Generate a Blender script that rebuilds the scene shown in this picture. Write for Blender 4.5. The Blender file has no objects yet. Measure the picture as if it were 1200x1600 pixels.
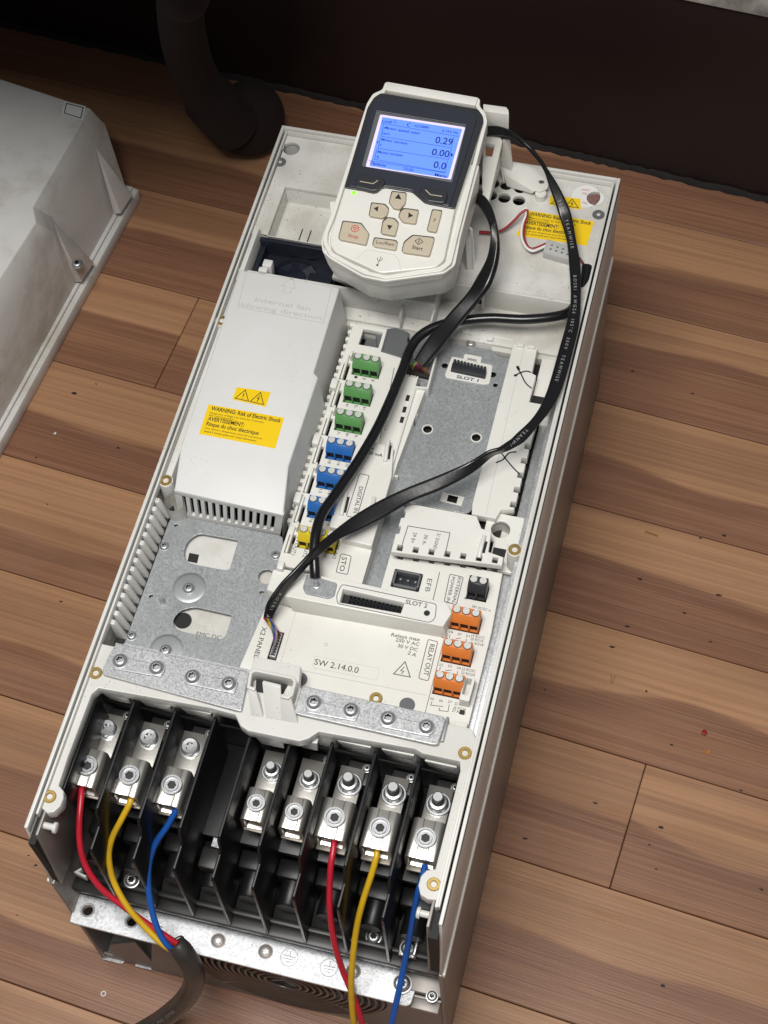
import bpy, bmesh, math, random
from mathutils import Vector, Matrix, geometry
random.seed(7)
R_ = math.radians
# ------------------------------------------------------------------ camera, light, exposure
# Device frame in mm: x across the drive, y along it, z up out of its front rim; the floor is z = -205.
FL = -205.0
CAM = Vector(((274.3490, -218.7278, 779.5858)))
RC = Matrix(((0.9680725, 0.2453033, -0.0515933), (0.1881809, -0.8471545, -0.4969077), (-0.1656006, 0.4713338, -0.8662684)))
FPX = 2700.02
S = 0.001
def W(v): return Vector((v[0]*S, v[1]*S, (v[2]-FL)*S))
scene = bpy.context.scene
cd = bpy.data.cameras.new('camera'); cam = bpy.data.objects.new('camera', cd)
scene.collection.objects.link(cam); scene.camera = cam
cd.sensor_fit = 'AUTO'; cd.sensor_width = 36; cd.lens = FPX/1600*36
cd.clip_start = 0.01; cd.clip_end = 50
rotm = RC.transposed() @ Matrix(((1,0,0),(0,-1,0),(0,0,-1)))
cam.matrix_world = Matrix.Translation(W(CAM)) @ rotm.to_4x4()
wd = bpy.data.worlds.new('World'); scene.world = wd; wd.use_nodes = True
bg = wd.node_tree.nodes['Background']; bg.inputs[0].default_value = (0.93, 0.96, 1.0, 1); bg.inputs[1].default_value = 0.17
def area(name, loc, target, sx, sy, power, col):
    ld = bpy.data.lights.new(name, 'AREA'); ld.shape = 'RECTANGLE'; ld.size = sx; ld.size_y = sy
    ld.energy = power; ld.color = col
    o = bpy.data.objects.new(name, ld); scene.collection.objects.link(o)
    o.location = loc; o.rotation_euler = (Vector(target)-Vector(loc)).to_track_quat('-Z', 'Y').to_euler()
    return o
area('ceiling_lamp', (0.06, -0.12, 1.32), (0.15, 0.0, 0.1), 0.55, 0.18, 9.4, (1.0, 0.985, 0.96))
area('room_lamp', (0.26, -0.20, 1.62), (0.25, 0.0, 0.1), 0.4, 0.4, 6.5, (1.0, 0.96, 0.91))
scene.view_settings.view_transform = 'Standard'; scene.view_settings.look = 'None'
scene.view_settings.exposure = 0.14; scene.view_settings.gamma = 1.0
scene.render.engine = 'CYCLES'
# ------------------------------------------------------------------ measuring helpers
def ray(px, py):
    return RC.transposed() @ Vector(((px-600)/FPX, (py-800)/FPX, 1.0))
def P(px, py, z):
    d = ray(px, py); s = (z-CAM.z)/d.z; q = CAM + d*s; return (q.x, q.y)
def P3(px, py, z): a = P(px, py, z); return Vector((a[0], a[1], z))
def PP(l, z): return [P(a, b, z) for a, b in l]
# ------------------------------------------------------------------ materials
def mat(name, base, rough=0.5, metal=0.0, noise=0.0, nscale=60, bump=0.0, bscale=300, specks=0.0, spscale=140,
        col2=None, emit=None, spec=0.5, stain=0.0, coat=0.0, vor=0.0, trans=0.0, stretch=None):
    m = bpy.data.materials.new(name); m.use_nodes = True; nt = m.node_tree; N = nt.nodes; L = nt.links
    b = N['Principled BSDF']; b.inputs['Roughness'].default_value = rough; b.inputs['Metallic'].default_value = metal
    b.inputs['Specular IOR Level'].default_value = spec; b.inputs['Coat Weight'].default_value = coat
    b.inputs['Transmission Weight'].default_value = trans
    geo = N.new('ShaderNodeNewGeometry'); pos = geo.outputs['Position']
    if stretch:
        mp = N.new('ShaderNodeMapping'); mp.inputs['Scale'].default_value = stretch; L.new(pos, mp.inputs[0]); pos = mp.outputs[0]
    c = N.new('ShaderNodeRGB'); c.outputs[0].default_value = (*base, 1); cur = c.outputs[0]
    def mix(fac, col, blend='MIX'):
        nonlocal cur
        x = N.new('ShaderNodeMix'); x.data_type = 'RGBA'; x.blend_type = blend
        if isinstance(fac, float): x.inputs[0].default_value = fac
        else: L.new(fac, x.inputs[0])
        L.new(cur, x.inputs[6])
        if isinstance(col, tuple): x.inputs[7].default_value = (*col, 1)
        else: L.new(col, x.inputs[7])
        cur = x.outputs[2]
    def noi(sc, det=4, ro=0.6):
        n = N.new('ShaderNodeTexNoise'); n.inputs['Scale'].default_value = sc; n.inputs['Detail'].default_value = det
        n.inputs['Roughness'].default_value = ro; L.new(pos, n.inputs['Vector']); return n.outputs[0]
    def ramp(src, a, b2, va=0.0, vb=1.0):
        r = N.new('ShaderNodeMapRange'); r.inputs[1].default_value = a; r.inputs[2].default_value = b2
        r.inputs[3].default_value = va; r.inputs[4].default_value = vb; L.new(src, r.inputs[0]); return r.outputs[0]
    if noise:
        mix(ramp(noi(nscale), 0.35, 0.7, 0, noise), col2 if col2 else tuple(x*0.6 for x in base))
    if vor:
        v = N.new('ShaderNodeTexVoronoi'); v.inputs['Scale'].default_value = vor; L.new(pos, v.inputs['Vector'])
        sp = N.new('ShaderNodeSeparateColor'); L.new(v.outputs['Color'], sp.inputs[0])
        mix(ramp(sp.outputs[0], 0, 1, 0, 0.75), tuple(x*0.62 for x in base))
        L.new(ramp(sp.outputs[1], 0, 1, rough-0.13, rough+0.16), b.inputs['Roughness'])
    if stain:
        mix(ramp(noi(9, 6, 0.7), 0.52, 0.78, 0, stain), (0.30, 0.25, 0.17))
    if specks:
        s1 = ramp(noi(spscale*6, 2, 0.5), 0.66, 0.72, 0, 1); s2 = ramp(noi(22, 3, 0.6), 0.44, 0.66, 0.0, specks)
        mm = N.new('ShaderNodeMath'); mm.operation = 'MULTIPLY'; L.new(s1, mm.inputs[0]); L.new(s2, mm.inputs[1])
        mix(mm.outputs[0], (0.07, 0.065, 0.055))
    L.new(cur, b.inputs['Base Color'])
    if bump:
        bp = N.new('ShaderNodeBump'); bp.inputs['Strength'].default_value = bump; bp.inputs['Distance'].default_value = 0.0005
        L.new(noi(bscale, 3), bp.inputs['Height']); L.new(bp.outputs[0], b.inputs['Normal'])
    if emit:
        b.inputs['Emission Color'].default_value = (*emit[0], 1); b.inputs['Emission Strength'].default_value = emit[1]
    return m
M = {}
M['white'] = mat('aged_white_plastic', (0.66, 0.655, 0.625), 0.42, noise=0.45, nscale=20, specks=0.9, stain=0.22, bump=0.05, bscale=900, col2=(0.50, 0.48, 0.43))
M['clean'] = mat('control_unit_plastic', (0.74, 0.73, 0.685), 0.40, noise=0.35, nscale=30, specks=0.35, stain=0.16, col2=(0.64, 0.62, 0.57), bump=0.04, bscale=1200)
M['cover'] = mat('fan_cover_plastic', (0.67, 0.67, 0.655), 0.45, noise=0.35, nscale=14, specks=0.4, stain=0.12, bump=0.05, bscale=1000, col2=(0.55, 0.54, 0.51))
M['dirty'] = mat('dusty_white_plastic', (0.66, 0.65, 0.62), 0.5, noise=0.7, nscale=34, specks=1.2, spscale=150, stain=0.35, col2=(0.42, 0.40, 0.34))
M['spare'] = mat('stained_spare_cover_plastic', (0.68, 0.67, 0.64), 0.5, noise=0.4, nscale=9, specks=0.6, stain=0.9, bump=0.05)
M['galv'] = mat('galvanised_steel', (0.66, 0.67, 0.68), 0.42, metal=0.65, vor=1500, noise=0.35, nscale=35, bump=0.10, bscale=1500, specks=0.15)
M['galvd'] = mat('dull_galvanised_plate', (0.44, 0.46, 0.47), 0.5, metal=0.45, vor=1100, noise=0.6, nscale=25, bump=0.06, bscale=1600, specks=0.15)
M['zinc'] = mat('bright_zinc_bracket', (0.80, 0.82, 0.84), 0.42, metal=0.55, vor=1100, noise=0.35, nscale=40, bump=0.1, bscale=1200, specks=0.8)
M['screw'] = mat('zinc_screw', (0.56, 0.57, 0.58), 0.40, metal=0.9, noise=0.3, nscale=300)
M['slotm'] = mat('plated_slotted_screw', (0.66, 0.66, 0.64), 0.5, metal=0.35)
M['mouth_shade'] = mat('shaded_mouth_metal', (0.20, 0.18, 0.155), 0.5, metal=0.7, noise=0.4, nscale=120)  # dark brown metal that paints shade into the clamp mouths
M['recess_shade'] = mat('shaded_recess_steel', (0.05, 0.05, 0.05), 0.6, metal=0.5)  # near-black steel, paints the shade inside screw and insert recesses
M['dish'] = mat('burnished_steel', (0.50, 0.52, 0.53), 0.45, metal=0.9, noise=0.3, nscale=60)
M['silver'] = mat('nickel_terminal', (0.80, 0.77, 0.71), 0.33, metal=0.9, noise=0.35, nscale=90, bump=0.06, bscale=700)
M['brass'] = mat('brass', (0.60, 0.42, 0.14), 0.34, metal=0.8, noise=0.4, nscale=250)
M['black'] = mat('black_plastic', (0.009, 0.009, 0.010), 0.38, spec=0.35, noise=0.3, nscale=60, bump=0.05, specks=0.0)
M['blackm'] = mat('worn_black_plastic', (0.016, 0.016, 0.016), 0.42, noise=0.5, nscale=30, col2=(0.034, 0.032, 0.030))
M['void'] = mat('dark_plastic_and_gap_shade', (0.012, 0.012, 0.012), 0.7)  # near-black; paints shade in gaps and openings, also dark plugs and crumbs
M['casing'] = mat('grey_casing_metal', (0.27, 0.245, 0.225), 0.45, metal=0.3, noise=0.5, nscale=18, specks=0.2, stretch=(1, 1, 1))
M['side'] = mat('side_wall_plastic', (0.70, 0.67, 0.62), 0.48, noise=0.3, nscale=12, specks=0.12, bump=0.05)
M['grey'] = mat('grey_plastic', (0.12, 0.125, 0.13), 0.45, noise=0.2)
M['rubber'] = mat('black_cable_rubber', (0.006, 0.006, 0.007), 0.27, bump=0.08, bscale=400)
M['sleeve'] = mat('dusty_black_sheath', (0.030, 0.028, 0.026), 0.42, noise=0.5, nscale=80, col2=(0.075, 0.068, 0.06))
M['red'] = mat('red_wire_insulation', (0.50, 0.015, 0.035), 0.35, noise=0.2, nscale=90)
M['yellow'] = mat('yellow_wire_insulation', (0.66, 0.40, 0.015), 0.38, noise=0.35, nscale=120)
M['blue'] = mat('blue_wire_insulation', (0.010, 0.085, 0.36), 0.36, noise=0.2, nscale=90)
M['tgreen'] = mat('green_terminal_plastic', (0.10, 0.28, 0.085), 0.42, noise=0.2, nscale=200)
M['tblue'] = mat('blue_terminal_plastic', (0.018, 0.13, 0.42), 0.42, noise=0.2, nscale=200)
M['tyellow'] = mat('yellow_terminal_plastic', (0.66, 0.50, 0.02), 0.42, noise=0.2, nscale=200)
M['torange'] = mat('orange_terminal_plastic', (0.66, 0.19, 0.035), 0.42, noise=0.2, nscale=200)
M['tblack'] = mat('black_terminal_plastic', (0.025, 0.027, 0.032), 0.42)
M['label'] = mat('yellow_warning_label', (0.86, 0.58, 0.01), 0.38, noise=0.08, nscale=60)
M['ink'] = mat('black_print', (0.02, 0.02, 0.02), 0.5)
M['grink'] = mat('grey_print', (0.10, 0.10, 0.10), 0.5)
M['wink'] = mat('white_cable_print', (0.30, 0.30, 0.30), 0.5)
M['rink'] = mat('red_print', (0.55, 0.05, 0.05), 0.5)
M['emboss'] = mat('embossed_plastic_line', (0.50, 0.49, 0.46), 0.5)
M['navy'] = mat('keypad_navy_face', (0.028, 0.032, 0.045), 0.38, noise=0.15, nscale=60)
M['fan'] = mat('navy_fan_plastic', (0.012, 0.014, 0.024), 0.40, noise=0.3, nscale=50)
M['lcd'] = mat('lit_blue_display', (0.05, 0.1, 0.5), 0.3, emit=((0.13, 0.285, 1.0), 0.92))
M['lcdw'] = mat('display_light_edge', (0.5, 0.45, 0.6), 0.3, emit=((0.66, 0.56, 0.98), 0.60))
M['lcdi'] = mat('display_characters', (0.01, 0.02, 0.10), 0.5, emit=((0.01, 0.03, 0.18), 0.5))
M['lcdl'] = mat('display_faint_characters', (0.02, 0.05, 0.22), 0.5, emit=((0.015, 0.055, 0.36), 0.6))
M['btn'] = mat('beige_button_rubber', (0.52, 0.45, 0.34), 0.55, noise=0.15, nscale=150)
M['led'] = mat('green_status_light', (0.2, 0.8, 0.05), 0.3, emit=((0.25, 1.0, 0.03), 0.9))
M['clear'] = mat('milky_connector_plastic', (0.66, 0.66, 0.63), 0.3, trans=0.35)
M['sticker'] = mat('white_sticker', (0.72, 0.72, 0.70), 0.4)
M['darkwood'] = mat('dark_stained_wood', (0.0085, 0.0026, 0.0024), 0.55, noise=0.6, nscale=10, col2=(0.013, 0.005, 0.0045), bump=0.1, bscale=60)
M['legwood'] = mat('carved_dark_wood', (0.012, 0.0042, 0.0038), 0.9, noise=0.6, nscale=14, col2=(0.014, 0.007, 0.0065), bump=0.1, bscale=60)
M['dust'] = mat('dusty_joint_filler', (0.014, 0.011, 0.011), 0.9, noise=0.8, nscale=80, col2=(0.006, 0.005, 0.005), bump=0.8, bscale=140)
M['stone'] = mat('speckled_stone', (0.55, 0.54, 0.51), 0.4, noise=1.0, nscale=45, col2=(0.20, 0.19, 0.18), specks=1.0)
def wood_mat(name, colA, colB, seed):
    m = bpy.data.materials.new(name); m.use_nodes = True; nt = m.node_tree; N = nt.nodes; L = nt.links
    b = N['Principled BSDF']; b.inputs['Roughness'].default_value = 0.42
    oi = N.new('ShaderNodeObjectInfo'); tc = N.new('ShaderNodeTexCoord')
    mul = N.new('ShaderNodeMath'); mul.operation = 'MULTIPLY'; mul.inputs[1].default_value = 37.0; L.new(oi.outputs['Random'], mul.inputs[0])
    comb = N.new('ShaderNodeCombineXYZ'); L.new(mul.outputs[0], comb.inputs[0]); L.new(mul.outputs[0], comb.inputs[2])
    add = N.new('ShaderNodeVectorMath'); add.operation = 'ADD'; L.new(tc.outputs['Object'], add.inputs[0]); L.new(comb.outputs[0], add.inputs[1])
    def noi(sx, sy, det, ro=0.6):
        mp = N.new('ShaderNodeMapping'); mp.inputs['Scale'].default_value = (sx, sy, 1); L.new(add.outputs[0], mp.inputs[0])
        n = N.new('ShaderNodeTexNoise'); n.inputs['Scale'].default_value = 1; n.inputs['Detail'].default_value = det
        n.inputs['Roughness'].default_value = ro; L.new(mp.outputs[0], n.inputs['Vector']); return n.outputs[0]
    def rng(s, a, b2, c, d):
        r = N.new('ShaderNodeMapRange'); r.inputs[1].default_value = a; r.inputs[2].default_value = b2; r.inputs[3].default_value = c; r.inputs[4].default_value = d
        L.new(s, r.inputs[0]); return r.outputs[0]
    def ma(op, a, b2):
        x = N.new('ShaderNodeMath'); x.operation = op
        for i, v in enumerate((a, b2)):
            if isinstance(v, (int, float)): x.inputs[i].default_value = v
            else: L.new(v, x.inputs[i])
        return x.outputs[0]
    sep = N.new('ShaderNodeSeparateXYZ'); L.new(tc.outputs['Object'], sep.inputs[0])
    wav = rng(noi(3.0, 1.0, 2), 0.3, 0.7, -0.017, 0.017)
    yy = ma('ADD', sep.outputs[1], wav)
    strip = rng(yy, -0.0016, 0.0014, 0.0, 1.0)
    rnd = rng(oi.outputs['Random'], 0, 1, -0.14, 0.14)
    tone = ma('ADD', strip, rnd)
    def mix(f, a, c, bl='MIX'):
        x = N.new('ShaderNodeMix'); x.data_type = 'RGBA'; x.blend_type = bl
        if isinstance(f, (int, float)): x.inputs[0].default_value = f
        else: L.new(f, x.inputs[0])
        for i, v in ((6, a), (7, c)):
            if isinstance(v, tuple): x.inputs[i].default_value = (*v, 1)
            else: L.new(v, x.inputs[i])
        return x.outputs[2]
    cl = N.new('ShaderNodeClamp'); L.new(tone, cl.inputs[0])
    c = mix(rng(cl.outputs[0], 0, 1, .06, .97), colB, colA)
    band = rng(noi(1.1, 30, 2, 0.5), 0.475, 0.525, 0.0, 1.0)
    c = mix(rng(band, 0, 1, 0.0, 0.34), c, tuple(v*0.80 for v in colB))
    band2 = rng(noi(1.6, 55, 3, 0.55), 0.52, 0.55, 0.0, 0.14)
    c = mix(band2, c, tuple(v*1.02 for v in colA))
    # darker heart line just below the strip boundary
    edge = rng(ma('ABSOLUTE', ma('ADD', yy, 0.008), 0.0), 0.0, 0.008, 0.35, 0.0)
    c = mix(edge, c, tuple(v*0.55 for v in colB))
    g1 = rng(noi(1.5, 420, 2, 0.5), 0.38, 0.62, 0.0, 0.28)
    c = mix(g1, c, tuple(v*0.62 for v in colB))
    g2 = rng(noi(9, 1300, 3, 0.6), 0.45, 0.72, 0.0, 0.30)
    c = mix(g2, c, (colA[0]*1.25, colA[1]*1.28, colA[2]*1.3))
    g3 = rng(noi(3, 10, 4, 0.6), 0.40, 0.72, 0.0, 0.20)
    c = mix(g3, c, tuple(v*0.6 for v in colB))
    c = mix(rng(noi(90, 1500, 2, 0.5), 0.66, 0.72, 0.0, 0.22), c, tuple(v*0.4 for v in colB))
    L.new(c, b.inputs['Base Color'])
    L.new(rng(noi(20, 60, 3), 0.3, 0.7, 0.30, 0.50), b.inputs['Roughness'])
    bp = N.new('ShaderNodeBump'); bp.inputs['Strength'].default_value = 0.3; bp.inputs['Distance'].default_value = 0.0005
    L.new(noi(10, 900, 4), bp.inputs['Height']); L.new(bp.outputs[0], b.inputs['Normal'])
    return m
M['plank'] = wood_mat('laminate_plank', (0.440, 0.236, 0.122), (0.218, 0.098, 0.058), 1)
M['gap'] = mat('plank_joint', (0.035, 0.018, 0.012), 0.8)
# ------------------------------------------------------------------ object plumbing
WM = {}
def place(o, Mw, parent):
    scene.collection.objects.link(o)
    o.matrix_basis = Mw
    if parent is not None:
        o.parent = parent; o.matrix_parent_inverse = WM[parent.name].inverted()
    WM[o.name] = Mw.copy()
    return o
def thing(name, label, cat, base, group=None):
    o = bpy.data.objects.new(name, None); o.empty_display_size = 0.02
    place(o, Matrix.Translation(W(base)), None); tag(o, label, cat, group); return o
def tag(o, label, cat, group=None):
    o['label'] = label; o['category'] = cat
    if group: o['group'] = group
    return o
I4 = Matrix.Identity(4)
def DW(Md):           # device-mm matrix -> world matrix (rotation kept, metres)
    m = Md.copy(); t = W(m.translation); r = m.to_3x3().to_4x4(); r.translation = t; return r
def inst(name, me, pos, parent, rotz=0.0, F=None, scale=1.0):
    o = bpy.data.objects.new(name, me)
    Md = (F if F else I4) @ Matrix.Translation(Vector(pos)) @ Matrix.Rotation(rotz, 4, 'Z') @ Matrix.Scale(scale, 4)
    return place(o, DW(Md), parent)
def fin(me, m, smooth):
    me.materials.append(m)
    if smooth:
        me.shade_smooth(); me.set_sharp_from_angle(angle=R_(smooth))
class G:
    def __init__(s): s.v = []; s.f = []; s.T = None
    def _a(s, vs, fs):
        n = len(s.v)
        s.v += [(s.T @ Vector(p)) if s.T else Vector(p) for p in vs]; s.f += [tuple(i+n for i in f) for f in fs]
        return s
    def box(s, x0, x1, y0, y1, z0, z1):
        return s._a([(x0,y0,z0),(x1,y0,z0),(x1,y1,z0),(x0,y1,z0),(x0,y0,z1),(x1,y0,z1),(x1,y1,z1),(x0,y1,z1)],
            [(3,2,1,0),(4,5,6,7),(0,1,5,4),(1,2,6,5),(2,3,7,6),(3,0,4,7)])
    def prism(s, poly, a, b, ax='z'):
        f = {'z': lambda p, h: (p[0], p[1], h), 'x': lambda p, h: (h, p[0], p[1]), 'y': lambda p, h: (p[0], h, p[1])}[ax]
        n = len(poly)
        return s._a([f(p, a) for p in poly]+[f(p, b) for p in poly],
            [tuple(range(n))[::-1], tuple(range(n, 2*n))]+[(i, (i+1) % n, n+(i+1) % n, n+i) for i in range(n)])
    def loft(s, rings, c0=True, c1=True, closed=True):
        n = len(rings[0]); vs = [p for r in rings for p in r]; fs = []
        for k in range(len(rings)-1):
            for i in range(n if closed else n-1):
                j = (i+1) % n; fs.append((k*n+i, k*n+j, (k+1)*n+j, (k+1)*n+i))
        if c0: fs.append(tuple(range(n))[::-1])
        if c1: fs.append(tuple(range((len(rings)-1)*n, len(rings)*n)))
        return s._a(vs, fs)
    def lathe(s, c, prof, n=24, mod=None, c0=True, c1=True):
        rings = []
        for k, (r, z) in enumerate(prof):
            mm = mod[k] if mod else None
            rings.append([(c[0]+r*(mm(t) if mm else 1)*math.cos(t), c[1]+r*(mm(t) if mm else 1)*math.sin(t), c[2]+z)
                          for t in (2*math.pi*i/n for i in range(n))])
        return s.loft(rings, c0, c1)
    def tube(s, pts, r, n=12, per=8, rr=None):
        pts = spline(pts, per); rings = []; up = Vector((0, 0, 1)); N = None
        for i, p in enumerate(pts):
            t = (pts[min(i+1, len(pts)-1)]-pts[max(i-1, 0)]).normalized()
            if N is None:
                N = t.cross(up); N = N.normalized() if N.length > 0.01 else Vector((1, 0, 0))
            N = (N-t*N.dot(t)).normalized(); B = t.cross(N)
            q = rr(i/(len(pts)-1)) if rr else r
            rings.append([p+N*q*math.cos(a)+B*q*math.sin(a) for a in (2*math.pi*k/n for k in range(n))])
        return s.loft(rings)
    def stroke(s, pts, w, z, h=0.06, closed=False):
        pts = [Vector((p[0], p[1])) for p in pts]; n = len(pts); L = []; Rr = []
        for i in range(n):
            a = pts[i-1] if (closed or i > 0) else None; b = pts[(i+1) % n] if (closed or i < n-1) else None; p = pts[i]
            d1 = (p-a).normalized() if a is not None else (b-p).normalized(); d2 = (b-p).normalized() if b is not None else d1
            n1 = Vector((-d1.y, d1.x)); n2 = Vector((-d2.y, d2.x)); m = (n1+n2)
            m = m.normalized() if m.length > 1e-4 else n1; k = w/2/max(0.35, m.dot(n1)); L.append(p+m*k); Rr.append(p-m*k)
        rings = [[(l.x, l.y, z), (r.x, r.y, z), (r.x, r.y, z+h), (l.x, l.y, z+h)] for l, r in zip(L, Rr)]
        if closed: rings.append(rings[0])
        return s.loft(rings, not closed, not closed)
    def mesh(s, name, m, bevel=0.0, smooth=40, seg=2, inner=None):
        bm = bmesh.new(); vs = [bm.verts.new((v[0]*S, v[1]*S, v[2]*S)) for v in s.v]
        for f in s.f:
            try: bm.faces.new([vs[i] for i in f])
            except ValueError: pass
        bmesh.ops.remove_doubles(bm, verts=bm.verts, dist=1e-7)
        bmesh.ops.recalc_face_normals(bm, faces=bm.faces)
        if bevel:
            ed = [e for e in bm.edges if len(e.link_faces) == 2 and e.calc_face_angle(0) > R_(28)]
            bmesh.ops.bevel(bm, geom=ed, offset=bevel*S, segments=seg, profile=0.5, affect='EDGES', clamp_overlap=True)
        me = bpy.data.meshes.new(name); bm.to_mesh(me); bm.free(); fin(me, m, smooth)
        if inner:          # recess of a screw drive: shade painted in as dark steel
            me.materials.append(M['recess_shade'])
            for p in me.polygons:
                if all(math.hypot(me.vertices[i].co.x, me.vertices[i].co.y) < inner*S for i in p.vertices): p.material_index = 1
        return me
    def build(s, name, m, parent=None, bevel=0.0, smooth=40, at=None, seg=2, F=None):
        # geometry is in device mm; the object's origin is put at its lowest-corner centre (or 'at')
        if at is None:
            vs = s.v; at = ((min(v[0] for v in vs)+max(v[0] for v in vs))/2, (min(v[1] for v in vs)+max(v[1] for v in vs))/2, min(v[2] for v in vs))
        at = Vector(at)
        s.v = [Vector(v)-at for v in s.v]
        return inst(name, s.mesh(name, m, bevel, smooth, seg), at, parent, F=F)
def spline(pts, per=8):
    pts = [Vector(p) for p in pts]; out = []
    for i in range(len(pts)-1):
        p0 = pts[max(i-1, 0)]; p1 = pts[i]; p2 = pts[i+1]; p3 = pts[min(i+2, len(pts)-1)]
        for k in range(per):
            t = k/per
            out.append(0.5*((2*p1)+(p2-p0)*t+(2*p0-5*p1+4*p2-p3)*t*t+(3*p1-p0-3*p2+p3)*t*t*t))
    out.append(pts[-1]); return out
def rr(x0, x1, y0, y1, r, n=5):
    out = []
    for cx, cy, a in ((x1-r, y1-r, 0), (x0+r, y1-r, 90), (x0+r, y0+r, 180), (x1-r, y0+r, 270)):
        for k in range(n+1):
            t = R_(a+90*k/n); out.append((cx+r*math.cos(t), cy+r*math.sin(t)))
    return out
def rpoly(pts, r, n=4):      # round the corners of a polygon
    out = []; N = len(pts); pts = [Vector((p[0], p[1])) for p in pts]
    for i in range(N):
        p = pts[i]; a = (pts[i-1]-p); b = (pts[(i+1) % N]-p); q = min(r, a.length*0.45, b.length*0.45)
        A = p+a.normalized()*q; B = p+b.normalized()*q
        for k in range(n+1):
            t = k/n; v = A*(1-t)**2+p*2*t*(1-t)+B*t*t; out.append((v.x, v.y))
    return out
def circ(cx, cy, r, n=24): return [(cx+r*math.cos(2*math.pi*i/n), cy+r*math.sin(2*math.pi*i/n)) for i in range(n)]
def plate(name, outline, holes, z0, z1, m, parent, bevel=0.25, F=None, smooth=35):
    cu = bpy.data.curves.new(name, 'CURVE'); cu.dimensions = '2D'; cu.fill_mode = 'BOTH'
    xs = [p[0] for p in outline]; ys = [p[1] for p in outline]; ox = (min(xs)+max(xs))/2; oy = (min(ys)+max(ys))/2
    for lp in [outline]+holes:
        sp = cu.splines.new('POLY'); sp.points.add(len(lp)-1); sp.use_cyclic_u = True
        for q, p in zip(sp.points, lp): q.co = ((p[0]-ox)*S, (p[1]-oy)*S, 0, 1)
    h = (z1-z0)/2; bv = min(bevel, h*0.9)
    cu.extrude = (h-bv)*S; cu.bevel_depth = bv*S; cu.bevel_resolution = 1; cu.offset = -bv*S
    t = bpy.data.objects.new(name, cu); me = bpy.data.meshes.new_from_object(t); bpy.data.objects.remove(t); bpy.data.curves.remove(cu)
    me.materials.clear(); fin(me, m, smooth)
    return inst(name, me, (ox, oy, (z0+z1)/2), parent, F=F)
def txt(s, p0, p1, h, z, m, parent, name='lettering', bold=0.0, F=None, th=0.05, align='L'):
    """text whose baseline runs from p0 to p1 (device mm), cap height h"""
    cu = bpy.data.curves.new(name, 'FONT'); cu.body = s; cu.size = 1.0; cu.offset = bold; cu.resolution_u = 3
    t = bpy.data.objects.new(name, cu); me = bpy.data.meshes.new_from_object(t); bpy.data.objects.remove(t); bpy.data.curves.remove(cu)
    if not me.vertices: return None
    x0 = min(v.co.x for v in me.vertices); x1 = max(v.co.x for v in me.vertices)
    a = Vector((p0[0], p0[1])); b = Vector((p1[0], p1[1])); d = b-a; sx = d.length/(x1-x0); sy = h/0.70
    ang = math.atan2(d.y, d.x)
    bm = bmesh.new(); bm.from_mesh(me)
    for v in bm.verts: v.co = Vector(((v.co.x-x0)*sx*S, v.co.y*sy*S, 0))
    r = bmesh.ops.extrude_face_region(bm, geom=list(bm.faces))
    for v in r['geom']:
        if isinstance(v, bmesh.types.BMVert): v.co.z += th*S
    bmesh.ops.recalc_face_normals(bm, faces=bm.faces); bm.to_mesh(me); bm.free()
    me.materials.clear(); fin(me, m, 0)
    return inst(name, me, (a.x, a.y, z), parent, rotz=ang, F=F)
def tp(s, A, B, h, z, m, parent, **k):       # same with photo-measured ends
    return txt(s, P(*A, z), P(*B, z), h, z, m, parent, **k)
# shared small hardware -------------------------------------------------------
star = lambda t: 1+0.16*math.cos(6*t)
one = lambda t: 1.0
def hexf(t):
    a = (t % (math.pi/3))-math.pi/6; return math.cos(math.pi/6)/math.cos(a)
def torx_mesh(r, h, m, name='screw'):
    g = G(); g.lathe((0,0,0), [(r*.46, -h*.5), (r*.46, h*.97), (r*.62, h), (r*.86, h*.78), (r, h*.35), (r, 0)], 24, [star, star, one, one, one, one], True, False)
    g.lathe((0,0,0), [(r*1.16, -0.02), (r*1.16, 0.35), (r*.98, 0.4)], 24, None, False, False)
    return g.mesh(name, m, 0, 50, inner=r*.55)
def slot_mesh(r, h, m, name='screw'):
    g = G(); w = r*0.27
    for sgn in (1, -1):
        a0 = math.asin(w/r); pts = [(r*.97*math.cos(t), sgn*r*.97*math.sin(t)) for t in [a0+(math.pi-2*a0)*i/12 for i in range(13)]]
        g.prism(pts, 0, h)
    g.prism(circ(0, 0, r*.95, 20), -0.3, h*0.35)
    return g.mesh(name, m, 0, 40)
def insert_mesh():
    g = G(); g.lathe((0,0,0), [(1.1, -4), (1.5, 0.2), (1.8, 0.6), (3.0, 0.6), (3.3, 0.35), (3.3, -0.5)], 28, None, True, False)
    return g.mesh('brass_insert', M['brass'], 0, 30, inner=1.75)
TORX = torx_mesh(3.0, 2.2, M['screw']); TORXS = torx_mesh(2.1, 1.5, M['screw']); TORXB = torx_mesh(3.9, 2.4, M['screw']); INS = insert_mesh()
SLOT = slot_mesh(1.9, 0.7, M['slotm'])
def socket_mesh(r, h):
    g = G(); g.lathe((0,0,0), [(r*.44, .22), (r*.44, h*.62), (r*.60, h*.62), (r*.64, .22), (r*.78, .22), (r*.82, h), (r*.97, h), (r, h*.7), (r, -0.2)], 30, [hexf, hexf]+[one]*7, True, False)
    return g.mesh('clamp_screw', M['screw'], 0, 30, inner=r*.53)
SOCK = socket_mesh(4.0, 1.5)
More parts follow.
